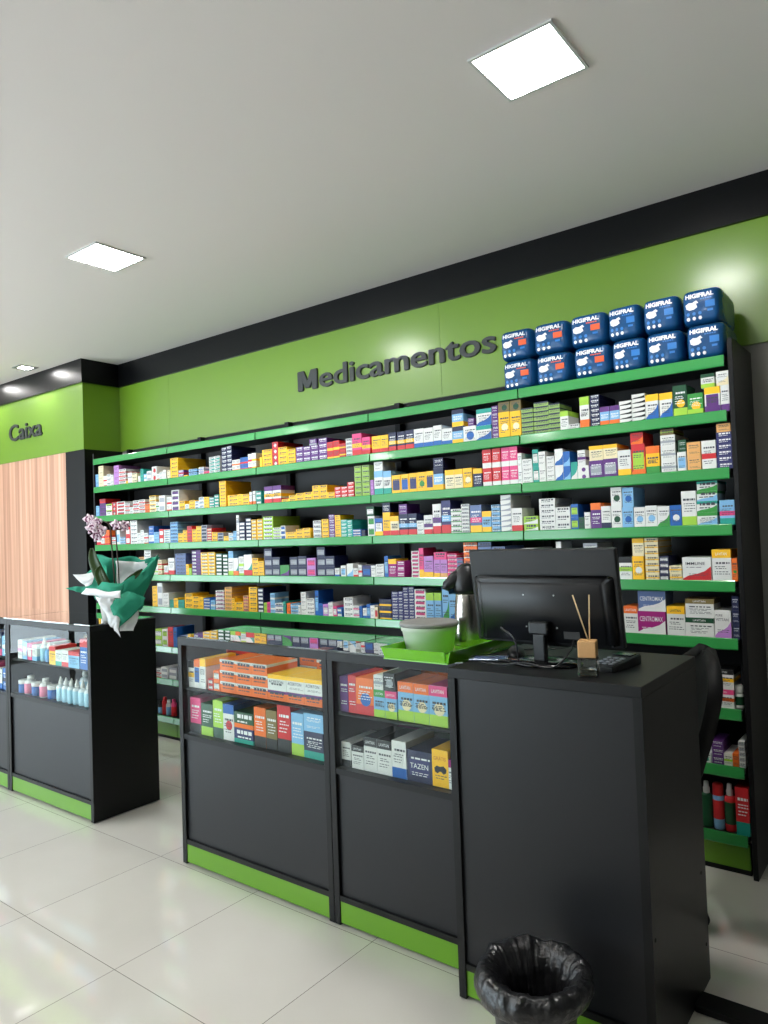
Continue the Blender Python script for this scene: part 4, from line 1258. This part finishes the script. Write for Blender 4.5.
bm = bmesh.new(); tube(bm, spline([(-.135, -.012, .10), (-.115, -.05, .105), (-.065, -.065, .075), (-.06, -.06, BOLD), (-.10, -.05, .006), (-.16, -.03, .005)]), .0032); obj('cable', bm, M_plas, t)
bm = bmesh.new(); tube(bm, spline([(.10, -.01, .075), (.105, -.05, .05), (.07, -.10, .008), (-.01, -.11, .0175), (-.09, -.105, .006), (-.17, -.09, .0045)]), .0028); obj('cable', bm, M_plas, t)

# reed diffuser
t = thing('reed_diffuser', 'small glass reed diffuser with wooden collar on the desk edge', 'reed diffuser', (-.795, 1.93, .981), .25)
bm = bmesh.new(); bx(bm, -.027, .027, -.027, .027, .0004, .052, bev=.006, seg=3); obj('glass_bottle', bm, [mat('diffuser_glass', (235, 240, 238), .03, trans=1., ior=1.45)], t)
bm = bmesh.new(); bx(bm, -.0245, .0245, -.0245, .0245, .0525, .098, bev=.003); obj('wooden_collar', bm, mat('collar_wood', (206, 160, 108), .5, noise_amt=.12, noise_scale=60), t)
bm = bmesh.new(); bx(bm, -.021, .021, -.021, .021, .006, .022, bev=.003); obj('oil', bm, mat('diffuser_oil', (214, 200, 170), .05, trans=.8, ior=1.4), t)
for p in (((.002, 0, .098), (-.036, .005, .222)), ((.006, 0, .098), (.008, .012, .222))):
    bm = bmesh.new(); tube(bm, p, .0019, 8); obj('reed', bm, mat('reed_wood', (214, 186, 140), .6), t)

# card terminal
t = thing('card_terminal', 'black card terminal with grey keys on the desk corner', 'card terminal', (-.775, 2.08, .981), -.15)
bm = bmesh.new()
sec = [(-.085, 0), (.085, 0), (.085, .030), (.03, .026), (-.085, .016)]
va = [bm.verts.new((-.038, y, z)) for y, z in sec]; vb = [bm.verts.new((.038, y, z)) for y, z in sec]
bm.faces.new(va); bm.faces.new(vb[::-1])
for k in range(5): bm.faces.new((va[k], vb[k], vb[(k+1) % 5], va[(k+1) % 5]))
bmesh.ops.bevel(bm, geom=list(bm.edges), offset=.003, segments=2, affect='EDGES')
obj('terminal_body', bm, M_plas, t)
for r in range(4):
    for c in range(3):
        yk = -.065+r*.022; zk = .0165+(yk+.085)*.087
        bm = bmesh.new(); bx(bm, -.027+c*.02, -.013+c*.02, yk, yk+.012, zk, zk+.004, bev=.001, seg=1); obj('key', bm, card('S'), t)
bm = bmesh.new(); bx(bm, -.028, .028, .035, .075, .0268, .0315); obj('display_screen', bm, M_plas2, t)

# mouse and the packet under it
t = thing('foil_packet', 'silver and blue packet lying under the mouse', 'packet', (-1.165, 2.03, .981), .35)
bm = bmesh.new(); bx(bm, -.06, .06, -.035, .035, .0004, .008, bev=.003); obj('packet_body', bm, mat('silver_film', (150, 160, 176), .2, metal=.5, bump=(40, .5)), t)
bm = bmesh.new(); bx(bm, -.045, .05, -.028, .01, .0082, .0088); obj('packet_print', bm, card('Z'), t)
o = None
bm = bmesh.new(); bmesh.ops.create_uvsphere(bm, u_segments=24, v_segments=16, radius=1)
for v in bm.verts: v.co = Vector((v.co.x*.031, v.co.y*.052, max(0, v.co.z)*.034))
for f in bm.faces: f.smooth = True
t = thing('computer_mouse', 'black computer mouse left of the monitor stand', 'computer mouse', (-1.118, 2.125, .9814), .5)
obj('mouse_body', bm, M_plas, t)
bm = bmesh.new(); bmesh.ops.create_cone(bm, cap_ends=True, segments=16, radius1=.006, radius2=.006, depth=.005, matrix=Matrix.Translation((0, .028, .0285)) @ Matrix.Rotation(PI/2, 4, 'Y')); obj('scroll_wheel', bm, M_bin, t)
bm = bmesh.new(); tube(bm, spline([(0, .05, .01), (.01, .09, .004), (.07, .12, .003), (.15, .12, .003), (.19, .16, .003)]), .0018, 8); obj('cable', bm, M_plas, t)

# lime tray on the narrow counter
t = thing('acrylic_tray', 'lime green acrylic tray on the narrow glass counter', 'tray', (-1.36, 2.15, HD+.0066))
bm = bmesh.new(); bx(bm, -.125, .125, -.255, .19, .0003, .0045); obj('tray_base', bm, M_tray, t)
def rim(ax, a, b, c):  # flared rim boards
    bm = bmesh.new()
    if ax == 'f': P = [(a, c, .0046), (b, c, .0046), (b+.006, c-.012, .040), (a-.006, c-.012, .040)]; off = Vector((0, .004, 0))
    if ax == 'k': P = [(a, c, .0046), (b, c, .0046), (b+.006, c+.012, .040), (a-.006, c+.012, .040)]; off = Vector((0, -.004, 0))
    if ax == 'r': P = [(c, a, .0046), (c, b, .0046), (c+.012, b+.006, .040), (c+.012, a-.006, .040)]; off = Vector((-.004, 0, 0))
    if ax == 'l': P = [(c, a, .0046), (c, b, .0046), (c-.012, b+.006, .040), (c-.012, a-.006, .040)]; off = Vector((.004, 0, 0))
    va = [bm.verts.new(p) for p in P]; vb = [bm.verts.new(Vector(p)+off) for p in P]
    bm.faces.new(va); bm.faces.new(vb[::-1])
    for k in range(4): bm.faces.new((va[k], va[(k+1) % 4], vb[(k+1) % 4], vb[k]))
    obj('tray_rim', bm, M_tray, t)
rim('f', -.12, .115, -.254); rim('k', -.12, .12, .189); rim('r', -.25, .185, .1245); rim('l', -.25, .185, -.1245)

# tub with lid and the thermos
zt = HD+.0066+.0048
t = thing('plastic_tub', 'round milky white tub with grey lid in the lime tray', 'tub', (-1.418, 2.07, zt))
bm = bmesh.new(); lathe(bm, [(0, 0), (.076, 0), (.080, .003), (.0935, .072), (.097, .074), (.098, .086), (.0985, .088), (0, .088)], 56); obj('tub_body', bm, M_tub, t)
bm = bmesh.new(); lathe(bm, [(0, .0885), (.100, .0885), (.102, .091), (.102, .100), (.098, .103), (.06, .101), (0, .101)], 56); obj('tub_lid', bm, M_lid, t)
t = thing('thermos_flask', 'stainless steel thermos flask with black pump lid behind the monitor edge', 'thermos flask', (-1.37, 2.25, zt))
bm = bmesh.new(); lathe(bm, [(0, 0), (.050, 0), (.052, .004), (.052, .03), (.047, .13), (.042, .180), (.040, .185), (0, .185)], 48); obj('flask_body', bm, M_steel, t)
bm = bmesh.new()
pr = [(.0405, .1855), (.045, .187), (.049, .20), (.050, .22), (.046, .25), (.034, .277), (.016, .290), (0, .293)]
lathe(bm, pr, 40); obj('pump_lid', bm, M_plas, t)
bm = bmesh.new()
tube(bm, [(-.01, -.008, .245), (-.035, -.027, .232), (-.058, -.045, .212), (-.062, -.048, .198)], [.034, .028, .018, .013], 16); obj('spout', bm, M_plas, t)

# ------------------------------------------------------------------ waste bin with liner
bz = thing('waste_bin', 'dark waste bin with black liner on the floor by the desk', 'waste bin', (-.857, 1.652, 0))
bm = bmesh.new(); lathe(bm, [(0, .002), (.084, .002), (.087, .006), (.107, .284), (.110, .286), (.110, .292), (.103, .292), (.101, .284), (.082, .012), (0, .010)], 48)
obj('bin_body', bm, M_bin, bz)
def liner():
    bm = bmesh.new(); n = 120
    # inside sheet -> over the rim -> outside skirt
    prof = [(.02, .04), (.066, .05), (.078, .11), (.086, .18), (.092, .235), (.104, .278), (.122, .293), (.137, .288), (.145, .270), (.144, .252), (.136, .238), (.124, .230)]
    rings = []
    for i, (r, z) in enumerate(prof):
        t = i/(len(prof)-1); ring = []
        for k in range(n):
            a = 2*PI*k/n
            w = noise.noise(Vector((math.cos(a)*2.4, math.sin(a)*2.4, t*2.0)))
            w2 = noise.noise(Vector((math.cos(a)*7, math.sin(a)*7, t*2.6+5)))
            w3 = abs(noise.noise(Vector((math.cos(a)*9+4, math.sin(a)*9, t*2.5))))
            inn = max(0, 1-abs(i-3)/3.5)
            rr = r-inn*(.036*abs(w2)+.040*w3)+(.005*w+.004*w2)*(t > .3)+(.004*w3 if i > 6 else 0)
            if i >= 5: rr = max(rr, .113 if i > 5 else rr)
            z2 = z+(.006*w+.006*w2)*(t > .35)+(.010*math.sin(a*1+.6) if i >= 8 else 0)
            ring.append(bm.verts.new((rr*math.cos(a), rr*math.sin(a), z2*1.055)))
        rings.append(ring)
    for r0, r1 in zip(rings, rings[1:]):
        for k in range(n):
            f = bm.faces.new((r0[k], r0[(k+1) % n], r1[(k+1) % n], r1[k])); f.smooth = True
    f = bm.faces.new(rings[0]); f.smooth = True
    return bm
obj('bin_liner', liner(), M_bag, bz, sol=.0008)

# ------------------------------------------------------------------ floor bar and chair
bm = bmesh.new(); bx(bm, -.626, .9, 2.175, 2.255, .001, .022, bev=.004)
tag(obj('floor_cable_cover', bm, M_deep), 'flat black cable cover lying on the tiles right of the desk', 'cable cover')

t = thing('office_chair', 'black office chair behind the computer desk', 'chair', (-.735, 2.685, 0), -1.05)
def shell(w, h, z0, dep, nx=18, nz=18):
    bm = bmesh.new(); g = []
    for j in range(nz+1):
        v = j/nz; row = []
        ww = w*(.5+.5*math.sin(PI/2*min(1, v*1.25)))
        if v > .6: ww *= math.sqrt(max(.0, 1-((v-.6)/.405)**3.2))
        for i in range(nx+1):
            u = -1+2*i/nx
            row.append(bm.verts.new((u*ww/2, -dep*u*u+.07*v, z0+h*v)))
        g.append(row)
    for j in range(nz):
        for i in range(nx):
            f = bm.faces.new((g[j][i], g[j][i+1], g[j+1][i+1], g[j+1][i])); f.smooth = True
    return bm
obj('backrest', shell(.43, .40, .54, .03), M_chair, t, sol=.045)
bm = bmesh.new(); bx(bm, -.145, .145, -.40, -.04, .44, .50, bev=.028, seg=4); obj('seat', bm, M_chair, t)
bm = bmesh.new(); tube(bm, spline([(0, -.2, .43), (0, -.05, .425), (0, -.02, .46), (0, -.0, .60)]), .018); obj('back_bar', bm, M_plas, t)
bm = bmesh.new(); lathe(bm, [(0, .10), (.03, .10), (.03, .25), (.02, .26), (.02, .438), (0, .438)], 20, cy=-.2); obj('gas_column', bm, M_plas, t)
for k in range(5):
    a = 2*PI*k/5+.2; c, s = math.cos(a), math.sin(a)
    bm = bmesh.new(); tube(bm, [(0, -.2, .115), (c*.15, -.2+s*.15, .10), (c*.19, -.2+s*.19, .075)], [.024, .019, .014], 10); lg = obj('leg', bm, M_plas, t)
    bm = bmesh.new(); bmesh.ops.create_cone(bm, cap_ends=True, segments=18, radius1=.026, radius2=.026, depth=.035, matrix=Matrix.Translation((c*.195, -.2+s*.195, .0265)) @ Matrix.Rotation(a+PI/2, 4, 'Z') @ Matrix.Rotation(PI/2, 4, 'Y')); obj('castor', bm, M_plas, lg)

# ------------------------------------------------------------------ orchid
M_teal = mat('teal_tissue', (46, 150, 122), .6, spec=.3, bump=(30, .5, .004))
M_white = mat('white_tissue', (226, 230, 232), .65, spec=.3, bump=(30, .5, .004))
M_leaf = mat('orchid_leaf', (44, 66, 24), .4, noise_amt=.2)
M_stem = mat('orchid_stem', (58, 44, 34), .5)
M_petal = mat('orchid_petal', (228, 208, 220), .5, noise_amt=.06, noise_scale=90)
M_petal2 = mat('orchid_petal_centre', (110, 30, 80), .5)
AX = .657
oc = thing('orchid_plant', 'spotted pink orchid wrapped in teal and white tissue on the counter end', 'potted orchid', (-3.472, 2.14, .9868), AX)
bm = bmesh.new(); lathe(bm, [(0, 0), (.048, 0), (.05, .004), (.064, .10), (.066, .103), (.058, .103), (.056, .09), (0, .09)], 32); obj('pot', bm, mat('clay_pot', (200, 204, 200), .5), oc)
def sheet(name, A, B, Cc, Dd, m, bul=(0, 0, 0), rip=.012, n=22, seed=0, fr=3.2):
    """one crumpled sheet from four corners (A-B lower edge, D-C upper edge), bulged"""
    A, B, Cc, Dd, bul = map(Vector, (A, B, Cc, Dd, bul))
    bm = bmesh.new(); g = []
    for j in range(n+1):
        v = j/n; row = []
        for i in range(n+1):
            u = i/n
            p = (A*(1-u)+B*u)*(1-v)+(Dd*(1-u)+Cc*u)*v
            p += bul*4*u*(1-u)*(.3+.7*math.sin(PI*v))
            q = p*fr*3+Vector((seed*7.3, seed, 0))
            cr = (noise.noise(q)+.5*abs(noise.noise(q*2.3)))
            p += Vector((noise.noise(q+Vector((9, 0, 0)))*rip*1.6, cr*rip*3.2, noise.noise(q+Vector((0, 5, 2)))*rip*1.6))
            row.append(bm.verts.new(p))
        g.append(row)
    for j in range(n):
        for i in range(n):
            f = bm.faces.new((g[j][i], g[j][i+1], g[j+1][i+1], g[j+1][i])); f.smooth = True
    return obj(name, bm, m, oc, sol=.0008)
# local frame: x to picture right, -y to the camera, z up
sheet('teal_wrapping', (-.02, -.075, .03), (.085, .00, .02), (.205, .03, .335), (-.03, -.10, .165), M_teal, (.01, -.05, -.03), .014, seed=1)
sheet('teal_wrapping', (-.02, -.10, .10), (.02, -.115, -.045), (.17, -.06, .12), (.02, -.10, .17), M_teal, (.0, -.03, .0), .012, seed=2)
sheet('teal_wrapping', (-.09, -.08, .135), (.03, -.11, .10), (.06, -.08, .20), (-.27, -.02, .185), M_teal, (.0, -.02, .01), .014, seed=3)
sheet('teal_wrapping', (-.08, .04, .05), (.09, .04, .05), (.20, .06, .32), (-.16, .06, .34), M_teal, (0, .06, -.03), .016, seed=4)
sheet('teal_wrapping', (-.10, -.04, .12), (-.02, -.02, .12), (-.10, .05, .33), (-.19, .02, .24), M_teal, (0, -.01, 0), .012, seed=5)
sheet('white_wrapping', (-.05, -.07, .01), (.06, -.105, -.075), (.02, -.13, .145), (-.075, -.12, .15), M_white, (-.01, -.035, 0), .016, seed=6)
sheet('white_wrapping', (-.16, -.10, .15), (.06, -.14, .125), (.065, -.13, .165), (-.14, -.09, .18), M_white, (0, -.03, .0), .010, seed=7)
sheet('white_wrapping', (-.15, -.02, .17), (-.13, -.02, .19), (-.15, .01, .265), (-.245, .0, .255), M_white, (0, -.01, 0), .010, seed=8)
sheet('white_wrapping', (-.02, .02, .13), (.10, .02, .13), (.17, .05, .315), (-.04, .05, .315), M_white, (0, .05, -.02), .014, seed=9)
sheet('white_wrapping', (.03, -.07, -.05), (.09, -.02, -.06), (.12, -.02, .10), (.03, -.08, .08), M_white, (0, -.02, 0), .010, seed=10)
def leaf(pts, w, name='leaf'):
    P = spline(pts, 6); bm = bmesh.new(); rows = []
    for i, p in enumerate(P):
        t = i/(len(P)-1); ww = w*math.sin(PI*min(.97, t*.9+.1))**.6
        d = (P[min(i+1, len(P)-1)]-P[max(0, i-1)]).normalized(); sd = d.cross(Vector((0, 1, .2))).normalized()
        rows.append([bm.verts.new(p+sd*ww*s+Vector((0, abs(s)*-.012, 0))) for s in (-1, -.5, 0, .5, 1)])
    for a, b in zip(rows, rows[1:]):
        for k in range(4):
            f = bm.faces.new((a[k], a[k+1], b[k+1], b[k])); f.smooth = True
    obj(name, bm, M_leaf, oc, sol=.003)
leaf([(-.005, -.02, .10), (-.06, -.03, .20), (-.11, -.03, .31), (-.125, -.02, .385)], .032)
leaf([(.01, -.02, .12), (.05, -.035, .19), (.10, -.03, .235), (.135, -.02, .265)], .016)
leaf([(-.01, -.03, .11), (-.05, -.05, .17), (-.08, -.06, .25), (-.07, -.05, .29)], .02)
stems = [[(-.008, -.02, .09), (-.015, -.025, .26), (-.022, -.03, .42), (-.026, -.03, .49), (-.05, -.03, .52), (-.10, -.03, .525)],
         [(.012, -.02, .09), (.008, -.02, .26), (.0, -.02, .44), (.002, -.02, .48), (.015, -.02, .51), (.04, -.02, .515)]]
for s in stems:
    bm = bmesh.new(); tube(bm, spline(s, 6), .0035, 8); obj('stem', bm, M_stem, oc)
def flower(x, y, z, r, seed):
    rn = random.Random(seed); bm = bmesh.new()
    for k in range(5):
        a = 2*PI*k/5+rn.random()*.3+PI/2; L = r*(1.0 if k in (0, 2, 3) else 1.1); W_ = r*(.36 if k in (0, 2, 3) else .5)
        ca, sa = math.cos(a), math.sin(a); rows = []
        for i in range(6):
            t = i/5; ww = W_*math.sin(PI*(t*.86+.1))**.8
            row = []
            for s in (-1, 0, 1):
                u, w_ = L*t, ww*s
                row.append(bm.verts.new((x+u*ca-w_*sa, y-.012*t+.008*abs(s)+rn.random()*.002, z+u*sa+w_*ca)))
            rows.append(row)
        for i, (a_, b_) in enumerate(zip(rows, rows[1:])):
            for q in range(2):
                f = bm.faces.new((a_[q], a_[q+1], b_[q+1], b_[q])); f.smooth = True; f.material_index = 1 if i == 0 or (i == 2 and rn.random() < .6) else 0
    bmesh.ops.create_uvsphere(bm, u_segments=8, v_segments=6, radius=r*.2, matrix=Matrix.Translation((x, y-.015, z-.003)))
    for f in bm.faces:
        if len(f.verts) == 3 or f.calc_area() < 1e-6: f.material_index = 1
    obj('flower', bm, [M_petal, M_petal2], oc, sol=.0012)
for i, (x, z) in enumerate([(-.128, .535), (-.085, .515), (-.11, .485), (-.065, .475), (-.085, .445), (.02, .50), (.055, .495)]):
    flower(x, -.045-.010*(i % 3), z, .030, i)

for ch in oc.children:
    if not ch.name.startswith('pot'): ch.location.x = .035
# ------------------------------------------------------------------ light
w = D.worlds.new('daylight'); bpy.context.scene.world = w; w.use_nodes = True
bg = w.node_tree.nodes['Background']; bg.inputs[0].default_value = (.78, .89, 1, 1); bg.inputs[1].default_value = WORLD
_n = w.node_tree; _tc = _n.nodes.new('ShaderNodeTexCoord'); _sp = _n.nodes.new('ShaderNodeSeparateXYZ'); _mr = _n.nodes.new('ShaderNodeMapRange')
_mr.inputs['From Min'].default_value = -.05; _mr.inputs['From Max'].default_value = .05; _mr.inputs['To Min'].default_value = WORLD*GROUND; _mr.inputs['To Max'].default_value = WORLD
_n.links.new(_tc.outputs['Generated'], _sp.inputs[0]); _n.links.new(_sp.outputs['Z'], _mr.inputs['Value']); _n.links.new(_mr.outputs[0], bg.inputs[1])
def portal(loc, rot, sx, sy):
    l = D.lights.new('daylight_portal', 'AREA'); l.shape = 'RECTANGLE'; l.size = sx; l.size_y = sy; l.cycles.is_portal = True
    o = D.objects.new('daylight_portal', l); C.objects.link(o); o.location = loc; o.rotation_euler = rot
portal((XL-.12, (LW0+LW1)/2, 1.28), (0, -PI/2, 0), 2.5, LW1-LW0)
portal(((FW0+FW1)/2, YF-.12, 1.28), (PI/2, 0, 0), FW1-FW0, 2.5)

# ------------------------------------------------------------------ camera
cam = D.cameras.new('camera'); co = D.objects.new('camera', cam); C.objects.link(co)
cam.sensor_fit = 'VERTICAL'; cam.sensor_height = 24; cam.lens = FPX*24/1024; cam.clip_start = .05; cam.clip_end = 60
yaw, pitch, roll = CAM
Fd = Vector((-math.sin(yaw)*math.cos(pitch), math.cos(yaw)*math.cos(pitch), math.sin(pitch)))
r_ = Vector((math.cos(yaw), math.sin(yaw), 0)); u_ = r_.cross(Fd)
c_, s_ = math.cos(roll), math.sin(roll)
Rt = c_*r_+s_*u_; Up = -s_*r_+c_*u_
mw = Matrix((Rt, Up, -Fd)).transposed().to_4x4(); mw.translation = Vector((0, 0, CAMZ))
co.matrix_world = mw
sc = bpy.context.scene; sc.camera = co
sc.view_settings.view_transform = 'Standard'; sc.view_settings.look = 'None'; sc.view_settings.exposure = EXPO; sc.view_settings.gamma = 1
sc.view_settings.use_curve_mapping = False
cy = sc.cycles; cy.use_denoising = True; cy.max_bounces = 8; cy.diffuse_bounces = 4; cy.glossy_bounces = 4; cy.transmission_bounces = 6; cy.transparent_max_bounces = 12
cy.sample_clamp_indirect = 6; cy.caustics_reflective = False; cy.caustics_refractive = False
